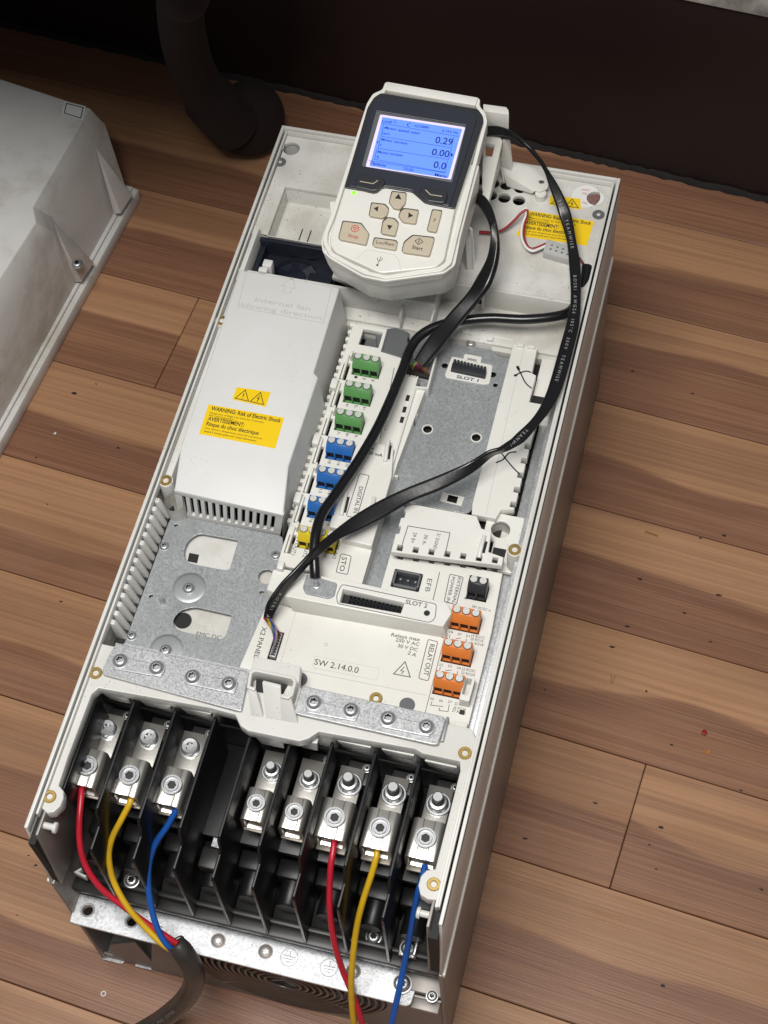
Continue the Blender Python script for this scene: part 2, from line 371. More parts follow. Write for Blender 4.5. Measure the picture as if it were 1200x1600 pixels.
# ------------------------------------------------------------------ floor and background
FA = R_(-5.15)
FF = Matrix.Translation((207, 270.1, FL)) @ Matrix.Rotation(FA, 4, 'Z')
base = bpy.data.objects.new('floor', G().box(-1700, 1500, -1500, 700, -8, -3.2).mesh('floor', M['gap'], 0, 0))
place(base, DW(FF), None); base['kind'] = 'structure'
base['label'] = 'reddish brown laminate plank floor under everything'
PW = 81.0; pm = {}
def plank(k, x0, x1):
    Ln = round(x1-x0)
    if Ln not in pm: pm[Ln] = G().box(-Ln/2+.25, Ln/2-.25, -PW/2+.3, PW/2-.3, -3.0, 0).mesh('plank', M['plank'], 0.45, 0, 1)
    inst('plank', pm[Ln], ((x0+x1)/2, (k+.5)*PW, random.uniform(-.05, .05)), base, F=FF, rotz=random.choice((0,)))
joints = {-2: 84, 1: -309, -1: 520, 0: 700, 2: 560, 3: 350, -3: 640, -4: 480, 4: 610, -5: 760, 5: 420, -6: 330}
for k in range(-18, 5):
    j = joints.get(k, random.uniform(-500, 600)); x = j-1200*3
    while x < 1500:
        a, b = max(x, -1700), min(x+1200, 1500)
        if b > -1690 and b-a > 10: plank(k, a, b)
        x += 1200
g = G().box(-1700, 1500, 366, 396, 0, 172)
bd = g.build('wall_panel', M['darkwood'], None, 1.0, at=(0, 366, 0), F=FF)
tag(bd, 'very dark red brown wooden panel standing behind the drive', 'panel')
g = G(); n = 700; ring = []
for i in range(n+1):
    x = -1700+3200*i/n; d = random.uniform(2.2, 4); h = random.uniform(3, 5.5)
    ring.append([(x, 366.5, 0), (x, 366-d, 0), (x, 366-d*.7, h*.6), (x, 366.5, h)])
s_ = g.loft(ring).build('joint_filler', M['dust'], bd, 0, 60, at=(0, 362, 0), F=FF)
st = G().box(-1700, 1500, 363, 620, 172.5, 197).build('stone_slab', M['stone'], None, 1.2, at=(0, 363, 172.5), F=FF)
tag(st, 'speckled pale stone slab lying on top of the dark wooden panel', 'slab')
# furniture leg
lg = thing('furniture_leg', 'curved dark wooden furniture leg with rounded scroll foot behind the drive, under an added shade slab', 'table', (-105, 596, FL))
def legr(t): return 14.5+2.0*t+ (3.0 if t > .8 else 0)
G().tube([Vector((-120, 560, 250)), P3(280, -60, 45), P3(281, 0, 5), P3(286, 55, -45), P3(301, 110, -90), P3(331, 160, -128), P3(365, 196, -160)], 14, 20, 8, legr).build('leg', M['legwood'], lg, at=(-110, 590, -160))
g = G(); fc = P3(390, 186, -172)
g.T = Matrix.Translation(fc+Vector((-3, 2, -1))) @ Matrix.Rotation(R_(-30), 4, 'Z') @ Matrix.Diagonal((1.12, 1.15, .92, 1))
rings = []
for k in range(13):
    a = -math.pi/2+math.pi*k/12; rings.append([(23*math.cos(a)*math.cos(t)*(1.0+.12*math.cos(t)), 25*math.cos(a)*math.sin(t), -33+33+31*math.sin(a)) for t in (2*math.pi*i/24 for i in range(24))])
g.loft(rings).build('scroll_foot', M['legwood'], lg, 0, 60)
G().box(-1000, 5, 318, 900, 252, 277).build('shade_slab', M['darkwood'], lg, 1)  # unseen slab added over the leg to cast shade on the floor
# ------------------------------------------------------------------ spare cover lying at the left
zt, zo, zl = -105.0, -125.0, -195.0
sc = thing('spare_cover', 'stained off-white plastic drive cover lying on the floor at the left', 'cover', (-330, 420, FL))
def run(l, z): return [P3(a, b, z) for a, b in l]
it = run([(141,169),(51,323),(56,347),(0,434)], zt)
ot = run([(165,194),(81,340),(84,362),(0,507)], zo)
lp = run([(210,297),(0,680)], zl)
ld = (lp[1]-lp[0]).normalized()
def ext(a, b, yy): d = (b-a); return a+d*((yy-a.y)/d.y)
bk = run([(0,123)], zt)[0]
bdir = (bk-it[0]).normalized()
XL = 330
it_ = it+[ext(it[2], it[3], 180)]; ot_ = ot+[ext(ot[2], ot[3], 180)]
def lipat(y, z, off=0): t = (y-lp[0].y)/ld.y; q = lp[0]+ld*t; return Vector((q.x+off, q.y, z))
g = G()
cl = it_[0]+bdir*XL
wl = [lipat(o.y, zl+0.5, -3) for o in ot_]; wl[0] = lipat(lp[0].y-4, zl+.5, -3)
far = bdir*XL
vs = it_+ot_+wl+[it_[0]+far, Vector((it_[-1].x-XL, it_[-1].y, zt)), wl[0]+far+Vector((0, 0, 0)), Vector((wl[-1].x-XL, wl[-1].y, zl+.5))]
n = 5; fs = []
for i in range(n-1):
    fs.append((i, i+1, n+i+1, n+i)); fs.append((n+i, n+i+1, 2*n+i+1, 2*n+i))
fs += [(0, 1, 2, 3, 4, 3*n+1, 3*n), (0, n, 2*n, 3*n+2, 3*n), (4, n+4, 2*n+4, 3*n+3, 3*n+1)]
g._a(vs, fs); g.build('shell', M['spare'], sc, 1.0, 40, at=(-330, 420, zl), seg=3)
lipo = [lipat(lp[0].y, 0, 3.5), lipat(180, 0, 3.5), lipat(180, 0, -XL), lipat(lp[0].y, 0, -XL)+Vector((0, 90, 0))]
G().prism([(p.x, p.y) for p in lipo][::-1], FL+.1, zl+1.5).build('rim', M['spare'], sc, 1.0)
G().prism([(p.x, p.y) for p in [lipat(lp[0].y, 0, -.5), lipat(180, 0, -.5), lipat(180, 0, -6), lipat(lp[0].y, 0, -6)]][::-1], zl+1.5, zl+4).build('rim_ridge', M['spare'], sc, .8)
def gusset(A, B, C, D):   # wedge from the top edge down to a square screw pocket
    g = G(); a, b, c, d = A, B, C, D
    c2 = c+Vector((5, 1, 0)); d2 = d+Vector((6, -2, 0))
    g._a([a, b, c, d, c2, d2], [(0, 1, 2, 3), (2, 4, 5, 3), (0, 3, 5), (1, 4, 2), (0, 5, 4, 1)])
    return g
gusset(P3(147, 226, zo-1), P3(150, 232, zo-3), P3(178, 334, -185), P3(196, 300, -180)).build('screw_rib', M['spare'], sc, .5)
gusset(P3(84, 345, zo-1), P3(86, 356, zo-3), P3(117, 441, -188), P3(136, 405, -182)).build('screw_rib', M['spare'], sc, .5)
q = P3(121, 413, -160); inst('screw', TORXS, q, sc, scale=1.7)
plate('sticker', PP([(100,158),(134,166),(129,188),(96,178)], zt+.1), [], zt+.05, zt+.25, M['sticker'], sc, 0)
G().stroke(PP([(104,161.5),(130,168),(126,184.5),(100.5,176.5)], zt+.3), .7, zt+.26, closed=True).build('sticker_border', M['ink'], sc)
# ------------------------------------------------------------------ the drive: housing
L_, W_ = 451.0, 203.0
dr = thing('motor_drive', 'opened white industrial motor drive lying on its back on the floor', 'motor drive', (101, 225, FL))
SX0, SX1 = -1.0, 204.0
# metal casing: side sheets, bottom sheet, back end
prof = [(-7, FL+.5), (446, FL+.5), (444, -65), (-6.5, -65)]
g = G(); g.prism(prof, 0.5, 2.5, 'x'); g.build('casing_side', M['casing'], dr, .4)
g = G(); g.prism(prof, 203.0, 205.0, 'x'); g.build('casing_side', M['casing'], dr, .4)
G().box(2.5, 203, 442, 444, FL+.5, -66).build('casing_end', M['casing'], dr, .3)
G().box(2.5, 203, -5, 442, FL+.5, FL+3).build('casing_back', M['casing'], dr, .3)
# plastic side walls with the slanted lower end
sp_ = [(0, 0), (451, 0), (451, -62), (443, -66), (-6, -66)]
def wall(x0, x1, mm): return G().prism(sp_, x0, x1, 'x').build('side_wall', mm, dr, .35)
wall(0.2, 1.6, M['side']); wall(203.4, 204.9, M['side'])
# inner skin of the slanted ends (the double wall with a dark slot between)
for x0 in (5.0, 197.4):
    G().prism([(-1, -4), (30, -4), (30, -66), (-5.5, -66)], x0, x0+1.4, 'x').build('inner_wall', M['casing'], dr, .3)
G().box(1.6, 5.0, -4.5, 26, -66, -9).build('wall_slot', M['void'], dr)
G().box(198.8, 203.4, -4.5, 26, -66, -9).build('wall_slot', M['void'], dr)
G().prism([(-6.6, -67), (444, -67), (444, -63), (-6.2, -63)], 204.9, 206.3, 'x').build('seam_ridge', M['side'], dr, .5)
G().prism([(-6.6, -67), (444, -67), (444, -63), (-6.2, -63)], -1.2, 0.2, 'x').build('seam_ridge', M['side'], dr, .5)
g = G().box(1.6, 203.4, 449.3, 451, -66, 0); g.build('top_wall', M['white'], dr, .35)
# rim: outer lip, groove, inner lip
for (a, b) in ((0.0, 1.8), (3.0, 4.2)):
    z1 = 0.5 if a == 0 else 0.0
    g = G().box(a, b, 0 if a == 0 else 8, 451.2-a, -6, z1); g.build('rim_lip', M['white'], dr, .3)
    g = G().box(204.9-b, 204.9-a, 0 if a == 0 else 8, 451.2-a, -6, z1); g.build('rim_lip', M['white'], dr, .3)
    g = G().box(b, 204.9-b, 451.2-b+.01, 451.2-a, -6, z1); g.build('rim_lip', M['white'], dr, .3)
# upper deck with its round holes, fan pocket and slot
ZD = -3.0
vh = [P(x, y, ZD) for x, y in ((750,281),(771,286),(791,289),(813,294),(767,305),(788,309),(811,313),(748,301))]
pocket = PP([(447,293),(560,307),(560,377),(507,377),(425,366)], ZD); pocket = [(13.6,408.6),(58,408.6),(58,371),(13.6,371)]
deck_out = [(4.2, 446.8), (200.7, 446.8), (200.7, 361), (118, 361), (118, 345), (80, 345), (58, 350), (58, 357), (62, 371), (4.2, 371)]
holes = [circ(9.2, 437.5, 5.0, 32), circ(193.0, 436.5, 5.0, 32)]+[circ(a, b, 3.6, 24) for a, b in vh]+[pocket]
plate('upper_deck', deck_out, holes, -6, ZD, M['dirty'], dr, .3)
for c in ((9.2, 437.5), (193.0, 436.5)):
    g = G(); g.lathe((c[0], c[1], -26), [(5.4, 20), (5.4, 0), (0.2, 0)], 32, None, False, True); g.build('hole_tube', M['dirty'], dr)
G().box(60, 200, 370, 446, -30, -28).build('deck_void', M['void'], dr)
# pocket: walls, floor and the two slits
for b in ((12.2, 13.6, 371, 410), (58, 59.4, 371, 410)): G().box(b[0], b[1], b[2], b[3], -24, -6.01).build('pocket_wall', M['white'], dr, .1)
G().box(13.6, 58, 408.6, 410, -24, -6.01).build('pocket_wall', M['white'], dr, .1)
sl = [P(463, 352, -17), P(476, 353, -17)]
plate('pocket_floor', [(13.6, 371), (58, 371), (58, 408.6), (13.6, 408.6)], [[(a-.35, 372), (a+.35, 372), (a+.35, 391), (a-.35, 391)] for a in (28.0, 33.2)], -18, -17, M['dirty'], dr, .1)
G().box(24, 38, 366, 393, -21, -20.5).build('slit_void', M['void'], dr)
for (x, y) in ((5.6, 425.9), (197, 425)):
    g = G(); g.lathe((x, y, ZD), [(1.1, -1.2), (1.1, .2), (2.2, .5), (3.4, .3), (3.6, 0)], 24, [star, star, one, one, one], True, False); g.build('deck_screw', M['grey'], dr)
# front wall of the deck and the sloped ledge under it
G().box(4.2, 120, 343.5, 345, -20, -3.2).build('step_wall', M['white'], dr, .3)
g = G().box(118, 139.3, 359.5, 361, -20, -3.2); g.build('step_wall', M['white'], dr, .3)
g = G().box(143.5, 200.7, 359.5, 361, -20, -3.2); g.build('step_wall', M['white'], dr, .3)
G().box(139.3, 143.5, 366, 367, -22, -3.2).build('step_slot', M['void'], dr)
G().box(138.0, 139.3, 356, 367, -19, -.5).build('step_rib', M['white'], dr, .3); G().box(143.5, 144.8, 356, 367, -19, -.5).build('step_rib', M['white'], dr, .3)
G().box(118, 119.4, 345, 361, -20, -3.2).build('step_wall', M['white'], dr, .3)
G().prism([(336.5, -30), (361, -30), (361, -19.5), (343, -20.5), (336.5, -22)], 62, 200.7, 'x').build('ledge', M['dirty'], dr, .3)
for x in (100.5, 118.4): G().box(x, x+1.2, 336, 344, -21, -9).build('ledge_rib', M['white'], dr, .2)
# big recessed tray behind the control unit and plate, black as painted gap shade
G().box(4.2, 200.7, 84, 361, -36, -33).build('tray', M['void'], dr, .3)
G().box(62, 196, 333.8, 345, -33, -24).build('tray_edge', M['dirty'], dr, .3)
# side ledges with brass inserts
def ledge(name, poly, z0=-34, z1=-2.6): return plate(name, poly, [], z0, z1, M['white'], dr, .35)
g = G().box(4.2, 8.0, 199, 371, -34, -5); g.build('side_ledge', M['white'], dr, .4)
G().box(196.5, 200.7, 80, 362, -34, -9).build('side_channel', M['galv'], dr, .4)
G().box(190.6, 196.5, 92, 296, -33, -25).build('side_channel', M['galv'], dr, .4)
G().box(199.3, 200.7, 8, 362, -8.9, -1.0).build('side_ledge', M['white'], dr, .3)
for (x, y) in ((5.6, 307.0), (6.6, 200.3), (6.6, 85.3), (6.0, 18.3), (196.0, 199.7), (196.0, 85.2), (196.4, 18.6)):
    if y > 100:
        sx = 1 if x < 100 else -1
        g = G(); g.prism(circ(x, y, 3.9, 28), -30, -2.6); g.build('insert_boss', M['white'], dr, .3)
    inst('brass_insert', INS, (x, y, -2.5), dr)
# cross bar between the plates and the terminal bay, with the rim frame round the bay
bar = [(4.2, 101.5), (4.2, 24.5), (4.2, 12), (7.6, 10.2), (10.5, 11.5), (12.6, 15), (12.8, 19), (11.6, 22.6), (8.3, 24.8),
       (7.8, 40), (8.2, 74), (10.5, 78), (68, 80.2), (81.5, 79.5), (85.6, 74.5), (90, 72.8), (116, 73.2), (120, 75.5), (124, 80.2), (172, 82), (176, 80.6), (194.5, 80.6),
       (195.8, 76), (195.4, 26), (191.5, 24.5), (189.6, 21), (189.5, 16.5), (191.5, 12.5), (195.2, 11.2), (200.7, 12), (200.7, 92), (197.4, 97), (196, 98.5), (112, 98.5), (108, 101.5), (106, 112), (82, 112), (82, 101.5)]
plate('cross_bar', bar, [], -10, -2.6, M['white'], dr, .5)
# deep flanks of the bay frame
G().prism([(8.3, 26), (9.0, 26), (9.4, 77), (8.4, 77)], -40, -10.01).build('bay_flank', M['black'], dr, .2)
G().prism([(194.2, 27), (195.0, 27), (195.4, 80), (194.6, 80)], -40, -10.01).build('bay_flank', M['black'], dr, .2)
for c in ((7.4, 17.8, 5.3), (195.0, 18, 5.3)):
    g = G().prism(circ(c[0], c[1], c[2]-.3, 28), -12, -10.01); g.build('boss', M['white'], dr, .3)
for (x0, x1, y, z) in ((10.6, 24.6, 78.6, -22), (29.6, 46.6, 79.2, -21), (51.4, 67.6, 79.8, -21), (92.2, 107, 73.6, -24), (112.6, 123.5, 76.6, -25), (132.8, 149.8, 80.4, -22), (155, 171.4, 81, -22), (177, 193, 79.8, -21)):
    g = G(); g._a([(x0, y, -10.02), (x1, y, -10.02), (x1-1.5, y+2, z), (x0+1.5, y+2, z), (x0, y+4, -10.02), (x1, y+4, -10.02), (x1-1.5, y+4, z), (x0+1.5, y+4, z)],
        [(0,1,2,3),(4,7,6,5),(0,4,5,1),(3,2,6,7),(0,3,7,4),(1,5,6,2)]); g.build('bar_tab', M['white'], dr, .3)
G().box(8.2, 196, 84.5, 90, -60, -10.02).build('bay_top_wall', M['black'], dr)
# hooked socket standing on the cross bar
so = PP([(387,1048),(398,1046),(462,1060),(460,1064),(453,1092),(437,1088),(438,1086.5),(441,1072)], 5)
ox = [p for p in PP([(388,1072),(392,1049),(402,1047),(456,1058.5),(461,1064),(455,1085),(451,1089),(438,1087)], 6)]
def sock(l, z): return [P3(a, b, z) for a, b in l]
top = [(385.8,1072),(391.5,1050),(399,1046.5),(457,1058.5),(461,1065),(455.5,1085),(450,1089.5),(438.5,1087)]
t3 = [P(a, b, 7) for a, b in top]
base_off = [(x, y) for x, y in t3]
# walls follow the rounded outline as a thick stroke, open in front
g = G(); pts = [Vector(p) for p in rpolyline(t3)] if 'rpolyline' in globals() else [Vector(p) for p in t3]
lft = (P(399, 1080, 7))
op = [P(398.5,1077,7), P(388,1073,7)]+t3[1:]
g.stroke(op, 1.6, -3, 10.0); g.build('socket_wall', M['white'], dr, .35)
tg = PP([(408.5,1068),(411.5,1064.5),(437,1070),(437.5,1075),(436.5,1080),(409,1074)], 5.5)
g = G(); a = P3(409.5,1067,6); b = P3(438,1074,6); c = P3(440,1126,-2.4); d = P3(415,1121,-2.4)
up = Vector((0, 1.6, 0))
g._a([a, b, c, d, a+up, b+up, c+up, d+up], [(0,1,2,3),(4,7,6,5),(0,4,5,1),(3,2,6,7),(0,3,7,4),(1,5,6,2)]); g.build('socket_tongue', M['white'], dr, .35)
g = G(); a = P3(387,1076,6); b = P3(398,1078,6); c = P3(411,1121,-2.4); d = P3(392,1118,-2.4); up = Vector((0, 1.5, 0))
g._a([a, b, c, d, a+up, b+up, c+up, d+up], [(0,1,2,3),(4,7,6,5),(0,4,5,1),(3,2,6,7),(0,3,7,4),(1,5,6,2)]); g.build('socket_front', M['white'], dr, .3)
g = G(); a = P3(437.5,1088,6); b = P3(453,1090,6); c = P3(465,1130,-2.4); d = P3(440,1126,-2.4)
g._a([a, b, c, d, a+up, b+up, c+up, d+up], [(0,1,2,3),(4,7,6,5),(0,4,5,1),(3,2,6,7),(0,3,7,4),(1,5,6,2)]); g.build('socket_front', M['white'], dr, .3)
sf = [P(399,1079,-1), P(440,1086,-1), P(452,1064,-1), P(400,1053,-1)]
G().prism(sf, -2.58, -2.3).build('socket_floor', M['void'], dr)
# ------------------------------------------------------------------ left plate
pl_o = rpoly([(11.5, 190.2), (72.5, 190.2), (78.5, 172), (78.5, 160), (75.5, 148), (70.8, 103), (9.5, 103), (10.0, 186)], 2)
def px(l, z=-20): return PP(l, z)
h1 = rpoly(px([(287,862),(293,845),(310,833),(372,844),(370,851),(359,889),(352,891),(300,881),(289,875)]), 3)
h2 = rpoly(px([(270,968),(281,954),(303,948),(362,961),(361,967),(353,993),(346,999),(285,987),(272,981)]), 3)
hc = [circ(*P(275, 821, -20), .9, 12), circ(*P(236, 932, -20), 1.1, 12), circ(*P(409, 926, -20), 1.1, 12), circ(*P(416, 901, -20), 4.2, 20)]
plate('metal_plate', pl_o, [h1, h2]+hc, -21.2, -20, M['galvd'], dr, .25)
g = G().box(9, 81, 104, 189, -30, -24); g.build('plate_backing', M['dirty'], dr)
for (a, b, r) in ((294, 917, 8.8), (258, 1014, 8.8)):   # pressed dishes around two screws
    q = P(a+2, b+1, -20); g = G(); g.lathe((q[0], q[1], -20), [(r, .02), (r*.97, .1), (r*.80, .3), (r*.55, .25), (r*.3, .5), (.2, .5)], 36, None, False, True); g.build('pressed_dish', M['dish'], dr)
    inst('screw', TORX, (*P(a+1, b+3, -19.4), -19.5), dr)
for (a, b) in ((257, 854), (206, 994), (431, 868)): inst('screw', TORXS, (*P(a, b, -19.9), -19.98), dr, random.random(), scale=1.15)
g = G(); q = P(254, 941, -20); g.lathe((q[0], q[1], -20), [(1.3, 0), (1.3, 4.5), (1.0, 5.0)], 16); g.build('stud', M['screw'], dr)
g = G(); q = P3(286, 970, -24); g.lathe(q, [(4.6, .1), (4.6, .3), (.1, .32)], 30, None, False, True); g.build('dark_hole', M['void'], dr)
g = G(); q = PP([(296,864),(311,867),(308,880),(293,877)], -23.9); g.prism(q, -24, -23.7); g.build('square_hole', M['void'], dr)
tp('EMC DC', (306, 993), (345, 1000), 2.4, -23.98, M['grink'], dr); 
G().stroke(PP([(318,984),(326,965),(335,988)], -23.9), .35, -23.98, closed=True).build('embossed_triangle', M['emboss'], dr)
# screwed clamp bars
def clamp(poly, z, tabs, scr):
    b = plate('clamp_bar', rpoly(poly, 2.2), [], z-1.8, z, M['galv'], dr, .4)
    y1 = max(p[1] for p in poly)
    for t in tabs: plate('clamp_pad', rpoly(PP(t, z+1.1), 1.4), [], z+.02, z+1.1, M['galv'], b, .45)
    for a, c in scr: inst('screw', TORX, (*P(a, c, z+3), z+1.1), b, random.random(), scale=1.2)
    return b
clamp(PP([(181,1005),(390,1050),(377,1111),(369,1110),(158,1053),(167,1030)], 0), 0,
      [[(180,1024),(259,1040),(252,1058),(176,1045)], [(297,1050),(373,1065),(366,1084),(293,1069)]], [(187,1031),(244,1042),(300,1056),(357,1067)])
clamp(PP([(472,1071),(697,1120),(693,1137),(684,1163),(676,1163),(459,1114),(463,1100)], 1), 1,
      [[(480,1092),(563,1110),(556,1127),(477,1113)], [(598,1117),(678,1132),(671,1151),(594,1135)]], [(490,1096),(548,1108),(606,1121),(666,1134)])
z = -10; G().prism([(9.3, 111.5), (81.8, 111.5), (81.8, 103.6), (9.3, 103.6)], -19.9, -19.6).build('bar_flange', M['galv'], dr)
g = G(); A = [(10.5, 110.3, -19.7), (81.5, 110.3, -19.7), (82.6, 103.0, -1), (11.6, 103.0, -1)]
g._a([Vector(p) for p in A]+[Vector(p)+Vector((0, -1.2, 0)) for p in A], [(0,1,2,3),(7,6,5,4),(0,4,5,1),(1,5,6,2),(2,6,7,3),(3,7,4,0)]); g.build('bar_web', M['galv'], dr)
G().box(183.2, 184.6, 88, 101, -12, -.2).build('bar_web', M['galvd'], dr, .2)
# ribs at the left edge of the plate
for i in range(15):
    y = 113.5+i*5.25; g = G(); g.prism([(4.3, -20), (4.3, -3.6), (6.3, -3.6), (7.0, -5), (9.7, -18.6), (9.7, -20)], y, y+2.7, 'y'); g.build('vent_rib', M['white'], dr, .25)
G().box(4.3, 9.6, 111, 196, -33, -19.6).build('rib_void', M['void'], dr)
g = G(); g.lathe((13.2, 191.6, -26), [(5.6, 18), (5.0, 0), (.2, 0)], 28, None, False, True); g.build('corner_well', M['dirty'], dr)
# ------------------------------------------------------------------ fan cover
zc = 8.0
T = {k: P3(a, b, zc) for k, (a, b) in dict(TL=(375,421), TR=(531,449), N1=(490,582), N2=(497,589), CR=(451,728), CL=(282,699)).items()}
FRt = P3(443,805,0); FLt = P3(272,766,0); BLt = P3(279,805,-22); BRt = P3(438,834,-22)
low = lambda v, dx=2.5, z=-30: Vector((v.x+dx, v.y, z))
top = [T['TL'], T['TR'], T['N1'], T['N2'], T['CR'], T['CL']]
vs = top+[FRt, FLt]+[low(T['TR']), low(T['N1']), low(T['N2']), low(T['CR'], 1.5), Vector((BRt.x, BRt.y, -30)), Vector((BLt.x, BLt.y, -30)), low(T['TL'], -1)]
g = G(); g._a(vs, [(5,4,3,2,1,0), (4,5,7,6), (1,2,9,8), (2,3,10,9), (3,4,11,10), (4,6,12,11), (5,0,14,13,7), (0,1,8,14)])
fc_ = g.build('fan_cover', M['cover'], dr, .9, 40, at=(45, 260, -30), seg=3)
# slotted front face built from bars
def lerp(a, b, t): return a+(b-a)*t
ftL, ftR, fbL, fbR = FLt, FRt, Vector((BLt.x, BLt.y, -22)), Vector((BRt.x, BRt.y, -22))
def fp(u, v): return lerp(lerp(ftL, ftR, u), lerp(fbL, fbR, u), v)
nrm = Vector((0, 1, 0)); nb = 13; u0, u1, v0, v1 = .065, .965, .17, .90
def fbar(ua, ub, va, vb):
    q = [fp(ua, va), fp(ub, va), fp(ub, vb), fp(ua, vb)]
    g = G(); g._a(q+[p+nrm*2.2 for p in q], [(0,1,2,3),(7,6,5,4),(0,4,5,1),(1,5,6,2),(2,6,7,3),(3,7,4,0)]); return g
fbar(0, 1, 0, v0).build('front_frame', M['cover'], fc_, .15); fbar(0, 1, v1, 1.3).build('front_frame', M['cover'], fc_, .15)
w = (u1-u0)/nb
fbar(0, u0, v0, v1).build('front_frame', M['cover'], fc_); fbar(u1, 1, v0, v1).build('front_frame', M['cover'], fc_)
for i in range(nb-1+1):
    a = u0+w*i+w*.5
    if i < nb: fbar(a, u0+w*(i+1), v0, v1).build('vent_bar', M['cover'], fc_)
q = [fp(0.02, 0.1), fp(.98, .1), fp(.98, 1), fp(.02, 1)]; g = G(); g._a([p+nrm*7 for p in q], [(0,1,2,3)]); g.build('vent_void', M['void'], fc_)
# embossed box, arrow and words on the cover
zz = zc+.02
G().stroke(PP([(385,425),(372,480),(505,505),(518,451)], zc), .35, zz, .12).build('embossed_frame', M['emboss'], fc_)
G().stroke(PP([(442,456),(446,447),(439,446),(457,434),(461,451),(456,450),(453,459)], zc), .3, zz, .14, True).build('embossed_arrow', M['emboss'], fc_)
tp('Internal fan', (398, 471), (484, 486), 3.0, zz, M['emboss'], fc_, th=.15); tp('blowing direction', (376, 479), (502, 500), 3.0, zz, M['emboss'], fc_, th=.15)
# fan in its open box above the cover
G().box(5.5, 7.2, 335, 371.5, -30, -0.5).build('fan_box_wall', M['white'], dr, .3)
G().prism([(8.2, 333.5), (9.4, 333.5), (9.4, 371.5), (8.2, 371.5)], -30, 3.0).build('fan_box_wall', M['cover'], dr, .3)
fn = G().box(9.6, 57, 336, 369.5, -32, -17).build('cooling_fan', M['fan'], dr, .8)
G().box(9.6, 57.5, 368.2, 370.6, -31, -4.2).build('fan_frame', M['fan'], fn, .4)
G().box(9.5, 13, 340, 368.2, -31, -9).build('fan_frame', M['fan'], fn, .8)
g = G(); g.lathe((34, 352, -18), [(16, 0), (16, 3), (14.5, 3.4), (13.6, .4)], 36, None, False, True); g.build('fan_ring', M['fan'], fn)
g = G(); g.lathe((34, 352, -18), [(7, 0), (7, 4), (6.2, 4.6)], 24); g.build('fan_hub', M['fan'], fn)
for i in range(7):
    t = 2*math.pi*i/7; g = G(); g.T = Matrix.Translation((34, 352, -16)) @ Matrix.Rotation(t, 4, 'Z') @ Matrix.Translation((10, 0, 0)) @ Matrix.Rotation(R_(28), 4, 'X')
    g.box(-3.4, 3.6, -2.6, 2.6, -.3, .3).build('fan_blade', M['fan'], fn)
G().box(32, 42, 336, 345, -17.9, -2).build('fan_clip', M['fan'], fn, .6); G().box(44, 58, 330, 352, -17.9, -4).build('fan_clip', M['fan'], fn, 1.5)
g = G(); q = P3(414, 412, 0); g.box(q.x-3, q.x+2.2, q.y-5, q.y-1.6, -14, -1); g.box(q.x-1.5, q.x+4, q.y-1.6, q.y+3.5, -12, 0); g.build('retaining_hook', M['cover'], dr, .7)
G().box(33, 47, 335.4, 337.6, 3, 7).build('cover_tab', M['cover'], fc_, .4)
# ------------------------------------------------------------------ warning labels
def lab(pa, z, parent, shock=True):
    """pa maps the label's own 0..1 x 0..1 (v up) to device xy"""
    q = [pa(0,0), pa(1,0), pa(1,1), pa(0,1)]
    l = plate('warning_label', q, [], z, z+.12, M['label'], parent, 0)
    z2 = z+.12; h = (Vector(pa(0,1))-Vector(pa(0,0))).length
    rows = (('WARNING: Risk of Electric Shock', .05, .97, .83, .115, .018), ('Dangerous voltage may exist for 5 minutes', .05, .76, .715, .05, .0), ('after removing power', .05, .38, .635, .05, .0),
            ('AVERTISSEMENT:', .05, .53, .485, .115, .018), ('Risque du choc \u00e9lectrique', .05, .74, .315, .115, .015),
            ('Une tension dangereuse peut \u00eatre pr\u00e9sente', .05, .80, .20, .05, .0), ("jusqu'\u00e0 5 minutes apr\u00e8s avoir coup\u00e9 l'alimentation", .05, .74, .095, .05, .008))
    for s, u0, u1, v, hh, bo in rows: txt(s, pa(u0, v), pa(u1, v), hh*h*1.12, z2, M['ink'], l, bold=bo)
    return l
def quad(c, z):        # corners BL BR TR TL in photo pixels
    c = [Vector(P(a, b, z)) for a, b in c]
    return lambda u, v: tuple((c[0]*(1-u)+c[1]*u)*(1-v)+(c[3]*(1-u)+c[2]*u)*v)
def tri_label(pa, z, parent, both=True):
    l = plate('hazard_label', [pa(0,0), pa(1,0), pa(1,1), pa(0,1)], [], z, z+.12, M['label'], parent, 0); z2 = z+.12
    for u in (0.27, 0.72):
        G().stroke([pa(u-.20, .12), pa(u+.20, .12), pa(u, .88)], .42, z2, closed=True).build('hazard_triangle', M['ink'], l)
    a = pa(.27, .62); b = pa(.27, .36); G().stroke([a, b], .5, z2).build('exclamation_mark', M['ink'], l)
    a = pa(.27, .28); b = pa(.27, .22); G().stroke([a, b], .5, z2).build('exclamation_dot', M['ink'], l)
    G().stroke([pa(.735,.66), pa(.69,.42), pa(.74,.46), pa(.71,.20)], .38, z2).build('lightning_bolt', M['ink'], l)
lab(quad([(311,678),(430,701),(444,653),(326,632)], zc), zc+.02, dr)
tri_label(quad([(363,624),(415,636),(423,613),(370,605)], zc), zc+.02, dr)
lab(quad([(806,368),(917,384),(928,346),(826,329)], ZD), ZD+.02, dr)
tri_label(quad([(857,319.5),(908,328),(907,311),(861,305)], ZD), ZD+.02, dr)
